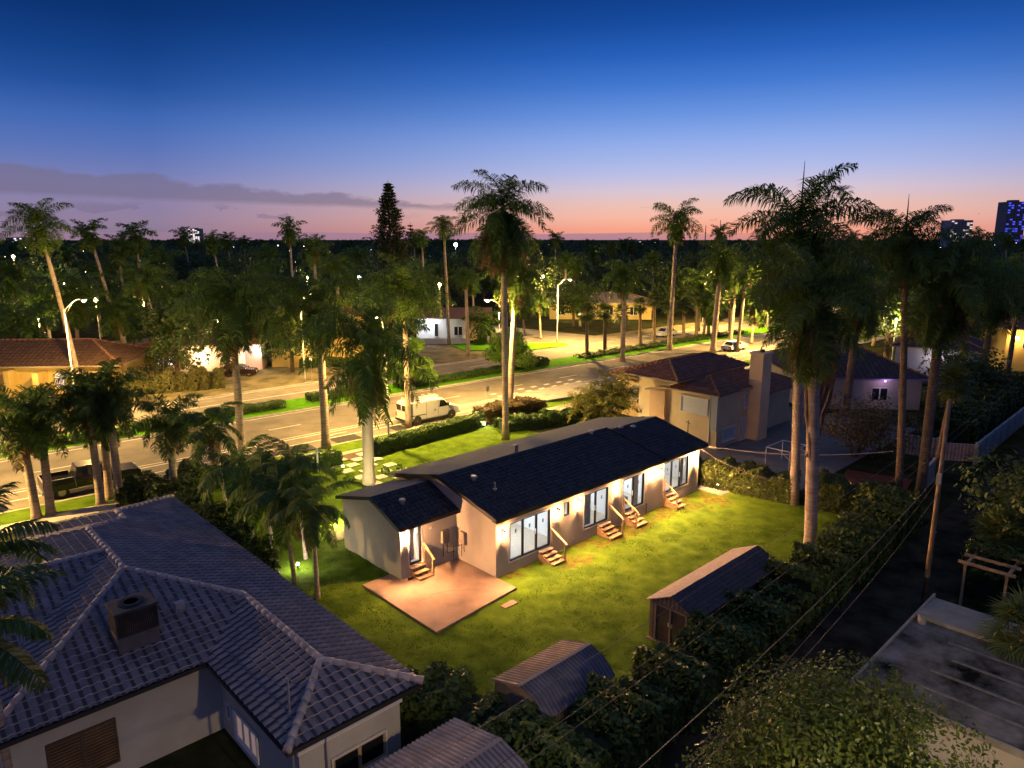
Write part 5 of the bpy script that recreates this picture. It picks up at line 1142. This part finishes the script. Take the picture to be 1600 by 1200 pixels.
def bush(label, pos, R, h, n, ls, seed, leaf=None, name='bush', cat='bush', group=None, clumps=9, stems=True):
    r = np.random.default_rng(seed); o = thing(name, label, cat, pos, 0, group)
    C = np.stack([r.normal(0, R * .42, clumps), r.normal(0, R * .42, clumps), r.uniform(.35, .78, clumps) * h], 1); Rr = r.uniform(.32, .55, clumps) * min(R, h * .7)
    V, F = leaf_cloud(C, Rr, n, ls, seed); V[:, 2] = np.maximum(V[:, 2], .02); link('foliage', npmesh('foliage', V, None, F, [leaf or hedge_leaf]), o)
    if stems:
        b = MB()
        for c in C[:5]: b.tube([(c[0] * .15, c[1] * .15, 0), (c[0] * .5, c[1] * .5, c[2] * .55), tuple(c)], [.05 * h / 2 + .02, .03, .01], 5)
        b.build('stem', bark, o)
    return o
hedge('clipped front hedge left of the paver walk', [RW(16.5, 47.0), RW(23.6, 46.4)], .95, 1.05, .17, 420, 1)
hedge('clipped front hedge between the paver walk and the red bush', [RW(27.0, 46.7), RW(38.2, 48.0)], 1.05, 1.15, .17, 420, 2)
hedge('dark rounded hedge with red tips beside the tallest palm', [RW(38.8, 48.5), RW(45.8, 48.2)], 1.9, 1.5, .16, 380, 3, leafmat('red_tip_leaf', (.05, .06, .015), (.13, .06, .02)), rough=.2)
hedge('shaggy green shrubs at the foot of the tallest palm', [RW(38.8, 45.6), RW(48.5, 43.3)], 1.6, 1.0, .30, 170, 4, rough=.3)
hedge('low red croton bed behind the white house', [RW(44.5, 45.5), RW(50.5, 42.8)], 1.4, .6, .17, 260, 5, red_leaf, rough=.3)
hedge('square clipped hedge at the left part of the road median', [RW(15.0, 66.3), RW(27.9, 66.3)], 1.3, .75, .15, 300, 6)
hedge('short bushy hedge on the median behind the green-lit palm', [RW(31.2, 66.9), RW(35.9, 66.9)], 1.4, .8, .17, 260, 7, rough=.2)
hedge('long clipped hedge on the median above the white van', [RW(41.5, 66.0), RW(60.0, 66.6)], 1.5, .75, .16, 300, 8)
hedge('round end bush of the long median hedge', [RW(60.8, 66.6), RW(64.4, 66.8)], 1.9, 1.05, .18, 260, 9, rough=.25)
hedge('low dark ground cover on the median under the fan palms', [RW(72, 67.0), RW(112, 67.0)], 2.2, .5, .22, 90, 10, dark_leaf, rough=.4)
hedge('low plants on the median behind the black pickup', [RW(-12, 65.6), RW(14, 65.6)], 1.2, .6, .25, 120, 11, rough=.35)
hedge('leafy hedge at the far end of the lit lawn', [LW(19.2, 3.2), LW(20.2, -1.5), LW(20.9, -5.2)], 1.7, 1.65, .20, 330, 12, leafmat('ficus_leaf', (.05, .085, .014), (.12, .15, .03), .35), rough=.22)
hedge('hedge between the two tall palm trunks and the dark corner', [LW(21.6, -6.4), LW(22.6, -9.5), LW(21.4, -11.0)], 1.8, 1.7, .21, 300, 13, leafmat('ficus_leaf', (.05, .08, .015), (.12, .14, .03)), rough=.3)
hedge('tall shaggy hedge along the alley beside the brown shed', [LW(21.0, -11.2), LW(13.0, -11.6), LW(7.0, -11.5)], 2.0, 1.9, .24, 230, 14, leafmat('alley_leaf', (.04, .085, .014), (.11, .155, .028)), rough=.35)
hedge('tall shaggy hedge along the alley below the small metal shed', [LW(6.6, -11.6), LW(0.5, -11.5), LW(-8.8, -11.6)], 2.1, 1.6, .24, 230, 15, leafmat('alley_leaf', (.04, .085, .014), (.11, .155, .028)), rough=.4)
hedge('low weeds along the tiled roof at the lawn edge', [LW(-9.5, 5), LW(-9.5, -4.5)], .7, .5, .18, 160, 16, rough=.5)
hedge('dark shrubs filling the corner between tiled roof and small shed', [LW(-9.3, -5.2), LW(-8.2, -8.5), LW(-8.4, -10.5)], 1.9, 1.6, .24, 230, 17, dark_leaf, rough=.35)
hedge('dark planting along the far side of the back alley', [LW(15, -17.6), LW(30, -16.6), LW(55, -14.5)], 2.6, 1.9, .3, 150, 18, dark_leaf, rough=.4)
hedge('low dark hedge in front of the tall yellow house', [(-27.5, 91.2), (-21, 92.3)], 1.4, 1.1, .2, 200, 19, dark_leaf)
hedge('bushes along the front of the low yellow house', [(-46, 72.5), (-33, 79)], 2.6, 1.9, .3, 150, 20, leafmat('yellow_bush_leaf', (.07, .085, .02), (.17, .15, .04)), rough=.4)
hedge('dark yard hedge behind the leaning palm', [LW(40, -9), LW(52, -8.5), LW(64, -7.5)], 2.8, 2.6, .32, 130, 22, dark_leaf, rough=.4)
hedge('dark hedge under the small palms beside the tiled roof', [LW(-8.6, 21.0), LW(-8.8, 12.0), LW(-9.2, 6.5)], 2.0, 1.9, .24, 220, 23, dark_leaf, rough=.4)
hedge('dark shrubs behind the neighbour roof near the road', [LW(-10.5, 22.5), LW(-3.6, 23.2)], 1.6, 1.6, .22, 220, 24, dark_leaf, rough=.4)
bush('broad grey green bush in the yard behind the twin palm trunks', at(1335, 712), 3.4, 4.6, 5200, .22, 31, leafmat('olive_leaf', (.07, .065, .032), (.16, .135, .065)), clumps=16)
bush('big dark tree crown at the right edge above the pergola', LW(20.5, -19.5), 4.2, 6.4, 6500, .30, 32, dark_leaf, 'tree', 'tree', clumps=18)
bush('dark tree at the right edge beyond the pergola', LW(27, -20.5), 4.0, 5.6, 4500, .30, 33, dark_leaf, 'tree', 'tree', clumps=16)
bush('tall dark clump of trees between house and far alley fence', LW(58, -5), 4.5, 6.0, 4500, .36, 34, dark_leaf, 'tree', 'tree', clumps=18)
bush('dark round bush by the two-storey house drive', LW(40.5, 21), 2.2, 2.4, 2000, .24, 35, hedge_leaf)
bush('small fan-leaved shrub by the road right of the far roofs', RW(77, 47.5), 2.0, 2.6, 1500, .3, 36, sabal_leaf)
bush('second fan-leaved shrub by the road behind the chimney', RW(66, 46.5), 2.2, 2.6, 1500, .3, 37, sabal_leaf)
for i, (px, py) in enumerate(((627, 735), (604, 742), (548, 752), (532, 742))): bush(['spiky tuft by the paver walk nearest the roof', 'low plant among the pavers', 'ground plant left of the white palm trunk', 'small bed plant by the garden light'][i], at(px, py), .45, .5, 260, .16, 40 + i, bright_leaf, 'plant', 'plant', clumps=5, stems=False)

# ================================================================== TREES
def tree(label, pos, H, R, n, ls, seed, leaf, crown0=.35, clumps=22, name='tree', group=None, lean=(0, 0), tr=.22):
    r = np.random.default_rng(seed); o = thing(name, label, 'tree', pos, 0, group); C = []; b = MB(); zc = H * crown0
    top = Vector((lean[0], lean[1], zc)); b.tube([(0, 0, 0), tuple(top * .5), tuple(top)], [tr * 1.3, tr, tr * .8], 8)
    for k in range(clumps):
        a = k * 2.39996; q = math.sqrt((k + .5) / clumps); z = zc + (H - zc) * (1 - q * q) * r.uniform(.5, .95) + (H - zc) * r.uniform(0, .3)
        c = Vector((lean[0] + math.cos(a) * q * R * .8, lean[1] + math.sin(a) * q * R * .8, min(z, H * .93))); C.append(tuple(c))
        if k % 2 == 0: m = top.lerp(c, .5) - Vector((0, 0, .1 * H * q)); b.tube([tuple(top), tuple(m), tuple(c)], [tr * .45, tr * .25, .02], 5)
    b.build('trunk', bark, o, smooth=True)
    V, F = leaf_cloud(C, r.uniform(.26, .42, clumps) * R, n, ls, seed, (1, 1, .8)); link('crown', npmesh('crown', V, None, F, [leaf]), o); return o
tree('bright green young tree at the median end behind the van palm', at(642, 612), 5.6, 2.7, 9000, .28, 51, bright_leaf, .22)
tree('bright green young tree glowing beside the tallest palm trunk', at(795, 584), 5.4, 3.1, 9500, .28, 52, bright_leaf, .18)
tree('big leafy fruit tree rising from the bottom right corner', (7.3, 13.6, 0), 6.7, 3.4, 46000, .125, 53, mango_leaf, .35, 44, tr=.3)
tree('dark ivy-like tall tree beside the tall yellow house', (-31.5, 92.5, 0), 8.0, 3.6, 5000, .34, 54, dark_leaf, .15, 26)
tree('leafy shrub tree glowing yellow in front of the glaring lamp', (-41.5, 84, 0), 4.6, 3.2, 3600, .3, 55, MATS['yellow_bush_leaf'], .2, 18)
# Norfolk pines: tiers of drooping branches
def pine(label, pos, H, R, seed, tiers=26, n=130):
    r = np.random.default_rng(seed); o = thing('norfolk_pine', label, 'pine tree', pos); MB().tube([(0, 0, 0), (0, 0, H * .6), (0, 0, H)], [.45, .28, .04], 8).build('trunk', bark, o); parts = []; b = MB()
    for k in range(tiers):
        t = k / tiers; z = H * (.12 + .87 * t); rad = R * (1 - t) ** .8 * r.uniform(.8, 1.1) + .25; m = 7
        for j in range(m):
            a = 6.283 * j / m + k * .7 + r.normal(0, .1); rr = rad * r.uniform(.75, 1.1); e = Vector((math.cos(a) * rr, math.sin(a) * rr, z + rr * .22)); b.tube([(0, 0, z), tuple(e)], [.06, .02], 4)
            q = r.uniform(.25, 1.0, n // 3 + 1) ** .8; P = np.array([[e.x * s, e.y * s, z + rr * .22 * s * s] for s in q]) + r.normal(0, .16 + .05 * rr, (len(q), 3)) * [1, 1, .5]
            nr = unit(r.normal(size=P.shape)); uu = unit(np.array([math.cos(a), math.sin(a), .3]) + r.normal(0, .5, P.shape)); s = r.uniform(.35, .7, len(q)); parts.append(quads(P, nr, uu, s, s * .3))
    b.build('branch', bark, o); V, F = merge(parts); link('crown', npmesh('crown', V, None, F, [pine_leaf]), o); return o
p = zat(606, 282, 150); pine('tall conical pine standing above the tree line', (p.x, p.y, 0), p.z, 6.2, 61, 40, 230)
p = zat(641, 347, 230); pine('small distant pine right of the tall conical pine', (p.x, p.y, 0), p.z, 4.6, 62, 18, 60)
p = zat(407, 371, 420); pine('tiny distant pine on the left horizon', (p.x, p.y, 0), p.z, 5, 63, 12, 40)

# background broadleaf trees one can tell apart, then the far wood
tm = []
for k in range(4):
    r = np.random.default_rng(70 + k); C = np.stack([r.normal(0, 2.6, 20), r.normal(0, 2.6, 20), r.uniform(3.5, 9.0, 20)], 1); V, F = leaf_cloud(C, r.uniform(1.2, 2.3, 20), 2600, .55, 70 + k); tm.append(npmesh('crown', V, None, F, [dark_leaf]))
tb = MB().tube([(0, 0, 0), (.1, 0, 3), (0, .1, 6)], [.35, .28, .12], 7).mesh('trunk', bark)
r = random.Random(77); NB = []
blocks = [(-50.5, 79.5, 11), (-39.5, 93, 12), (-24.5, 96, 10), (-10.2, 118.5, 11), (18.5, 152, 16), (34.5, 74.5, 11), (50.5, 83, 9), (70.5, 92, 12), (-26, 150, 4), (30, 6, 14)]
tries = 0
while len(NB) < 84 and tries < 9000:
    tries += 1
    x, y = r.uniform(-120, 130), r.uniform(70, 215); q = MR.inverted() @ Vector((x, y, 0))
    if abs(x) / y > .80: continue
    if 46 < q.y < 84 or (q.y <= 46 and (q.x < 84 or y < 95)) or (62 < q.x < 96 and q.y < 150): continue
    if q.y > 84 and q.y < 92 and r.random() < .35: continue
    if any(math.hypot(x - a, y - c) < d * .8 for a, c, d in blocks) or any(math.hypot(x - a[0], y - a[1]) < 5.5 for a in NB): continue
    NB.append((x, y)); s = r.uniform(.75, 1.15) * (1.0 if y < 150 else 1.15)
    o = thing('tree', 'dark broad-leaved tree in the mass of trees beyond the road', 'tree', (x, y, 0), r.uniform(0, 6.28), 'dark broad-leaved trees beyond the road'); link('crown', r.choice(tm), o, None, None, s); link('trunk', tb, o, None, None, s)
rr_ = np.random.default_rng(88); parts = []
for Y0, Y1, cnt, ls, per in ((180, 330, 170, 1.0, 230), (330, 620, 240, 1.7, 150), (620, 1300, 300, 3.2, 100), (1300, 2600, 260, 6, 70)):
    yy = rr_.uniform(Y0, Y1, cnt); xx = rr_.uniform(-.82, .82, cnt) * yy; hh = rr_.uniform(.62, 1.0, cnt) * np.where(rr_.random(cnt) < .14, 1.22, 1.0) * (14.5 if Y0 < 600 else 15.5)
    for x, y, h in zip(xx, yy, hh):
        q = MR.inverted() @ Vector((x, y, 0))
        if 44 < q.y < 82 and q.x < 260: continue
        if math.hypot(x - 18.5, y - 152) < 17: continue
        k = 7; C = np.stack([x + rr_.normal(0, 3.5, k), y + rr_.normal(0, 3.5, k), rr_.uniform(.25, .85, k) * h], 1); parts.append(leaf_cloud(C, rr_.uniform(2, 3.6, k), per, ls, int(rr_.integers(1e9)), (1.3, 1.3, .9)))
V, F = merge(parts); o = link('far_wood', npmesh('far_wood', V, None, F, [dark_leaf])); o['kind'] = 'stuff'

# ================================================================== PALMS
def PP(kind, bx, by, tx, ty, L, label, Yd=None, **k):
    base = at(bx, by) if Yd is None else None
    y = base.y if Yd is None else Yd; top = zat(tx, ty, y)
    if base is None:
        base = Vector(((bx - 800) / FPX * y / (math.cos(PITCH)) * 1.0, y, 0)); base.x = top.x + (bx - tx) / FPX * y
    return palm(kind, base, top, L, label, **k)
G1 = 'royal palms along the near kerb'
PP('hang0', 790, 688, 786, 322, 4.2, 'tallest royal palm with hanging brown skirt and thick trunk', r0=.26, r1=.22, shaft=False, bark_m=trunk_royal)
PP('hang1', 797, 634, 808, 420, 3.6, 'second royal palm close behind the tallest palm trunk', r0=.30, r1=.24, shaft=False, bark_m=trunk_royal)
PP('hang3', 577, 757, 571, 548, 4.9, 'dark palm with thick white trunk by the house corner', r0=.38, r1=.30, sz=1.1, bark_m=mat('white_palm_bark', (.60, .50, .44), .8, .1, 3, .15, 20), shaft=False)
PP('royal0', 510, 702, 497, 480, 4.3, 'royal palm at the kerb left of the dark white-trunked palm', r0=.32, r1=.25, group=G1)
PP('royal1', 380, 727, 361, 478, 4.8, 'royal palm at the kerb leaning left above the front hedge', r0=.29, r1=.22, group=G1)
PP('royal2', 638, 668, 631, 458, 4.3, 'royal palm at the kerb directly beside the white van', r0=.25, r1=.2, group=G1)
PP('royal3', 95, 640, 60, 352, 3.7, 'tall bare-trunked palm beside the far left street lamp', Yd=74, r0=.25, r1=.2)
PP('royal1', 242, 560, 222, 435, 3.5, 'palm with yellow-lit leaning trunk left of the glaring lamp', Yd=88, r0=.28, r1=.2)
PP('royal2', 192, 572, 183, 488, 4.1, 'drooping palm below the bright distant lamp', Yd=86, r0=.36, r1=.26)
PP('far0', 208, 570, 200, 500, 3.0, 'thin palm right behind the drooping palm', Yd=95, r0=.16, r1=.12)
PP('far0', 165, 470, 138, 362, 3.4, 'leaning dark palm right of the tall bare-trunked palm', Yd=118, r0=.3, r1=.22)
PP('far1', 186, 470, 184, 385, 3.6, 'dark palm in the middle of the left tree mass', Yd=125, r0=.3, r1=.2)
PP('far1', 212, 500, 212, 366, 3.8, 'dark palm with broad head on the left skyline', Yd=130, r0=.3, r1=.2)
PP('far0', 345, 470, 331, 376, 2.6, 'skyline palm with slim trunk right of the lit tower', Yd=130, r0=.2, r1=.14)
PP('far1', 300, 490, 283, 460, 3.2, 'dim palm with pale leaning trunk in the trees', Yd=110, r0=.25, r1=.2)
PP('far1', 452, 470, 452, 356, 3.6, 'skyline palm with round head left of the conical pine', Yd=150, r0=.3, r1=.2)
PP('far0', 490, 470, 490, 386, 3.6, 'skyline palm with brown skirt below the round-headed palm', Yd=118, r0=.3, r1=.22)
PP('royal3', 527, 545, 525, 420, 3.0, 'palm lit dull green above the tall yellow house', Yd=98, r0=.28, r1=.2)
PP('far1', 380, 410, 381, 376, 2.6, 'small skyline palm left of the tiny pine', Yd=230, r0=.3, r1=.2)
PP('royal0', 698, 535, 693, 352, 2.5, 'tall slim palm standing by the white house', Yd=112, r0=.24, r1=.18)
PP('far0', 662, 500, 659, 368, 2.2, 'slim dark palm left of the tall slim palm', Yd=135, r0=.2, r1=.15)
PP('royal1', 730, 555, 727, 432, 2.2, 'palm at the verge right of the white house', Yd=100, r0=.28, r1=.2)
PP('far1', 740, 500, 738, 440, 2.4, 'dim palm behind the verge palm', Yd=125, r0=.2, r1=.15)
PP('royal3', 884, 500, 884, 405, 2.6, 'slim palm beside the side street lamp', Yd=150, r0=.26, r1=.2)
PP('far0', 868, 420, 868, 372, 3.8, 'skyline palm right of the tallest palm', Yd=230, r0=.35, r1=.2)
PP('far1', 922, 410, 921, 381, 3.0, 'small skyline palm in the middle horizon', Yd=300, r0=.35, r1=.2)
PP('far0', 975, 410, 975, 380, 3.4, 'small skyline palm beside the pale low block', Yd=290, r0=.35, r1=.2)
PP('royal2', 1055, 542, 1058, 347, 4.4, 'tall palm with open crown against the orange sky', Yd=106, r0=.34, r1=.26)
PP('royal0', 977, 562, 976, 432, 3.9, 'palm at the kerb left of the tan roofed corner', Yd=96, r0=.32, r1=.24)
PP('far1', 1022, 470, 1021, 402, 2.6, 'dim palm between the open-crowned palm and the kerb palm', Yd=165, r0=.3, r1=.22)
PP('far0', 1125, 410, 1125, 362, 3.4, 'skyline palm left of the twin tall palms', Yd=190, r0=.3, r1=.2)
PP('royal3', 1122, 548, 1128, 405, 4.2, 'dark palm on the near verge left of the twin palms', Yd=103, r0=.40, r1=.32)
PP('royal1', 1147, 540, 1150, 440, 2.8, 'shorter dark palm just right of the dark verge palm', Yd=108, r0=.30, r1=.22)
PP('royal2', 1160, 540, 1168, 425, 3.0, 'slim bent dark palm nearest the twin palms', Yd=104, r0=.24, r1=.18)
PP('hang0', 1240, 790, 1250, 345, 4.5, 'tallest twin palm with pink-lit trunk and spiky head', r0=.27, r1=.23, shaft=False, bark_m=trunk_royal)
PP('hang1', 1265, 870, 1271, 465, 3.7, 'nearer twin palm standing on the lawn edge behind the brown shed', r0=.31, r1=.28, shaft=False, bark_m=trunk_royal)
PP('royal0', 1403, 780, 1414, 372, 3.4, 'straight palm with flat arching head and upright spear', r0=.23, r1=.17, shaft=False, bark_m=trunk_brown)
PP('hang2', 1437, 780, 1478, 428, 4.2, 'leaning palm with heavy dark drooping head', r0=.29, r1=.25, shaft=False, bark_m=trunk_brown)
PP('hang2', 1340, 690, 1345, 455, 4.0, 'dark drooping palm between the twin palms and the straight palm', Yd=66, r0=.34, r1=.28, shaft=False)
PP('hang2', 1555, 640, 1556, 440, 4.4, 'dark palm in front of the yellow house on the right', Yd=70, r0=.3, r1=.24, shaft=False)
PP('sabal0', 1478, 720, 1490, 598, 1.5, 'small fan palm with thin trunk behind the timber pole', Yd=47, r0=.17, r1=.14, shaft=False, bark_m=trunk_brown)
PP('sabal3', 1590, 640, 1592, 470, 2.4, 'fan palm at the right edge before the colourful lights', Yd=72, r0=.24, r1=.2, shaft=False)
# spear leaves
for o in [q for q in COL.objects if q.get('label', '') in ('tallest twin palm with pink-lit trunk and spiky head', 'straight palm with flat arching head and upright spear')]:
    c = [q for q in o.children if q.name.startswith('crown')][0].location; h = 3.6 if 'twin' in o['label'] else 2.8
    MB().tube([c, c + Vector((.03, 0, h * .5)), c + Vector((.06, .02, h))], [.07, .05, .012], 6).build('spear_leaf', royal_leaf, o)
# fan palms on the median
SB = [(917, 557, 488), (945, 553, 487), (972, 548, 488), (1000, 544, 476), (1022, 539, 467), (1045, 533, 478), (1068, 530, 477), (1088, 527, 466), (1107, 523, 470), (1120, 521, 474), (1140, 517, 470)]
SL_ = ['first fan palm from the left on the road median', 'second fan palm from the left on the road median', 'third fan palm on the median, partly behind the kerb palm', 'fourth fan palm on the median right of the kerb palm',
       'fifth fan palm on the median with bright yellow-green head', 'sixth fan palm on the median just left of the open-crowned palm', 'seventh fan palm on the median just right of the open-crowned palm', 'eighth fan palm on the median, brightest head',
       'ninth fan palm on the median', 'tenth fan palm on the median close to the dark verge palm', 'last fan palm seen on the median']
for i, (px, py, ty) in enumerate(SB): PP('sabal%d' % (i % 4), px, py, px, ty, 1.75, SL_[i], r0=.26, r1=.22, shaft=False, group='fan palms on the road median', bark_m=trunk_brown)
# palms of the neighbour front yard (left) and beside the tiled roof
LP = [('manila2', 58, 812, 28, 648, 3.2, 'leftmost palm of the front row with leaning trunk'), ('manila3', 80, 806, 62, 652, 3.2, 'second palm of the left front row behind the black car'),
      ('manila3', 158, 790, 136, 622, 3.1, 'leaning palm in front of the pickup door'), ('manila2', 172, 782, 160, 655, 2.2, 'short pale-trunked palm in front of the pickup bonnet'),
      ('manila2', 188, 786, 168, 612, 3.2, 'straight palm at the right end of the pickup'), ('manila3', 273, 792, 267, 652, 3.0, 'palm with orange-lit trunk above the tip of the tiled roof')]
for k, bx, by, tx, ty, L, lab in LP: PP(k, bx, by, tx, ty, L, lab, r0=.24, r1=.19, group='palms in the neighbour front yard')
MP = [('manila0', 345, 800, 330, 664, 2.9, 'feathery palm right of the orange-lit trunk', 40.0), ('manila1', 390, 850, 372, 736, 2.9, 'first small palm beside the ridge of the tiled roof', 36.5), ('manila0', 420, 880, 408, 748, 3.0, 'middle small palm hanging over the tiled roof', 34.0),
      ('manila1', 452, 905, 440, 776, 2.9, 'small palm hanging low beside the bluish garden light', 32.0), ('manila0', 497, 938, 487, 790, 2.6, 'small palm with clear slim trunk nearest the patio', None), ('manila1', 470, 880, 460, 733, 2.6, 'small palm behind the slim-trunked patio palm', 34.5)]
for k, bx, by, tx, ty, L, lab, Yd in MP: PP(k, bx, by, tx, ty, L, lab, Yd=Yd, r0=.10, r1=.085, group='small palms beside the tiled roof')
PP('manila1', -40, 900, -48, 872, 2.6, 'palm fronds reaching in over the tiled roof at the left edge', Yd=17.5, r0=.14, r1=.1)
PP('manila0', -60, 1080, -52, 985, 2.2, 'lower palm fronds reaching in at the left edge', Yd=13.8, r0=.14, r1=.1)
PP('sabal1', 1600, 1060, 1602, 985, 1.5, 'fan palm leaning over the flat stained roof at the right edge', Yd=21.5, r0=.16, r1=.13, shaft=False)
PP('sabal2', 1560, 900, 1562, 835, 1.6, 'fan palm above the pergola at the right edge', Yd=33, r0=.16, r1=.13, shaft=False)
PP('sabal0', 60, 560, 48, 535, 2.4, 'round fan palm glowing dimly behind the low yellow house', Yd=92, r0=.3, r1=.25, shaft=False)
PP('far0', 845, 520, 842, 470, 2.6, 'feathery palm with bright fronds right of the tallest palm trunks', Yd=118, r0=.2, r1=.15)
PP('far1', 820, 520, 815, 478, 2.4, 'dim feathery palm right behind the tallest palm trunks', Yd=122, r0=.2, r1=.15)
# clumping areca palms glowing at the house corner
ar = thing('areca_palm', 'clump of feathery palms lit yellow beside the two-storey house', 'palm clump', at(945, 662)); r = random.Random(12); b = MB(); base_me = feather_crown('areca_crown', 610, L=3.3, nf=11, st=36, ll=.65, lw=.065, hang=8, top=78, skirt=0, planes=2, droop=.45, bendr=(70, 110), mats=[areca_leaf, royal_dead])
for k in range(11):
    a = k * 2.4; q = .25 + .22 * k; q = min(q, 2.2); x, y = math.cos(a) * q, math.sin(a) * q * .8; h = r.uniform(1.2, 3.0)
    b.tube([(x * .5, y * .5, 0), (x, y, h)], [.06, .045], 6); link('crown', base_me, ar, (x, y, h), (r.gauss(0, .15), r.gauss(0, .15), r.uniform(0, 6.28)), r.uniform(.7, 1.05))
b.build('stem', shaft_green, ar)
# the strangler stems round the nearer twin palm and its hanging dead fronds
st = thing('aerial_roots', 'twisted brown hanging stems between the twin palm trunks', 'vine', at(1264, 868)); b = MB(); P0 = at(1264, 868); r = random.Random(9)
for k, (ax, ay, bx, by) in enumerate(((1256, 560, 1268, 735), (1264, 540, 1266, 720), (1300, 575, 1262, 715), (1275, 560, 1270, 690), (1292, 560, 1272, 700), (1310, 560, 1266, 735))):
    A, C = zat(ax, ay, 35.2 + .15 * k), zat(bx, by, 34.75 + .05 * k); n = 8
    b.tube([A.lerp(C, i / n) - P0 + Vector((r.gauss(0, .05), r.gauss(0, .05), 0)) for i in range(n + 1)], [r.uniform(.09, .17)] * (n - 2) + [.11, .09, .05], 6)
b.build('stem', mat('fibrous_bark', (.16, .10, .07), .95, .4, 4, .6, 20), st, smooth=True)
# palms standing among the houses and trees across the road
r = random.Random(91)
for px, ty, Yd in ((20, 430, 95), (118, 455, 92), (268, 470, 108), (310, 505, 100), (405, 452, 105), (428, 492, 92), (462, 455, 112), (548, 438, 122), (578, 468, 112), (598, 500, 98), (652, 440, 128), (668, 478, 120), (757, 505, 112), (905, 462, 135), (1095, 440, 128),
                   (1108, 470, 122), (1185, 462, 112), (30, 505, 84), (70, 470, 100), (330, 455, 122), (150, 425, 120), (250, 405, 135), (420, 400, 150), (560, 400, 160), (1200, 430, 130), (1320, 420, 120), (1385, 440, 110), (1440, 420, 125), (1530, 430, 105), (1580, 420, 120)):
    top = zat(px, ty, Yd); palm('far%d' % r.randint(0, 1), Vector((top.x + r.gauss(0, .5), Yd, 0)), top, r.uniform(3.4, 4.6), 'dark green palm among the houses and trees across the road', r0=.24, r1=.18, group='palms among the houses across the road')
for px, py, Yd, pw in ((60, 500, 96, 1300), (340, 500, 112, 1300), (430, 480, 125, 1300), (560, 500, 120, 1300), (230, 470, 130, 1500), (780, 490, 130, 2200), (1180, 480, 128, 1300), (1400, 500, 96, 2200), (1500, 470, 110, 1300), (100, 440, 160, 4000), (480, 430, 190, 4500), (650, 430, 190, 4000), (950, 430, 220, 5000), (1300, 440, 170, 4000)):
    p = zat(px, py, Yd); p.z = max(3.0, min(6.5, p.z)); glow_lamp('small yard lamp added to light the trees across the road', p, .10, wl, pw, (1.0, .72, .30))['group'] = 'small yard lamps added across the road'  # extra lamps put in to brighten the trees
# skyline palms far away that nothing tells apart
r = random.Random(44); fo = None
for k in range(46):
    px = r.choice([r.uniform(-20, 560), r.uniform(620, 1180), r.uniform(1330, 1620)]); Yd = r.uniform(140, 340); ty = r.uniform(366, 394) + (0 if Yd > 190 else r.uniform(8, 38))
    q = MR.inverted() @ Vector(((px - 800) / FPX * Yd, Yd, 0))
    if 44 < q.y < 84 and q.x < 230: continue
    top = zat(px, ty, Yd); base = Vector((top.x + r.gauss(0, .6), Yd, 0)); palm('far%d' % (k % 2), base, top, r.uniform(2.8, 4.0), 'dark palm head in the far tree line under the horizon', r0=.28, r1=.2, group='far palms in the tree line')
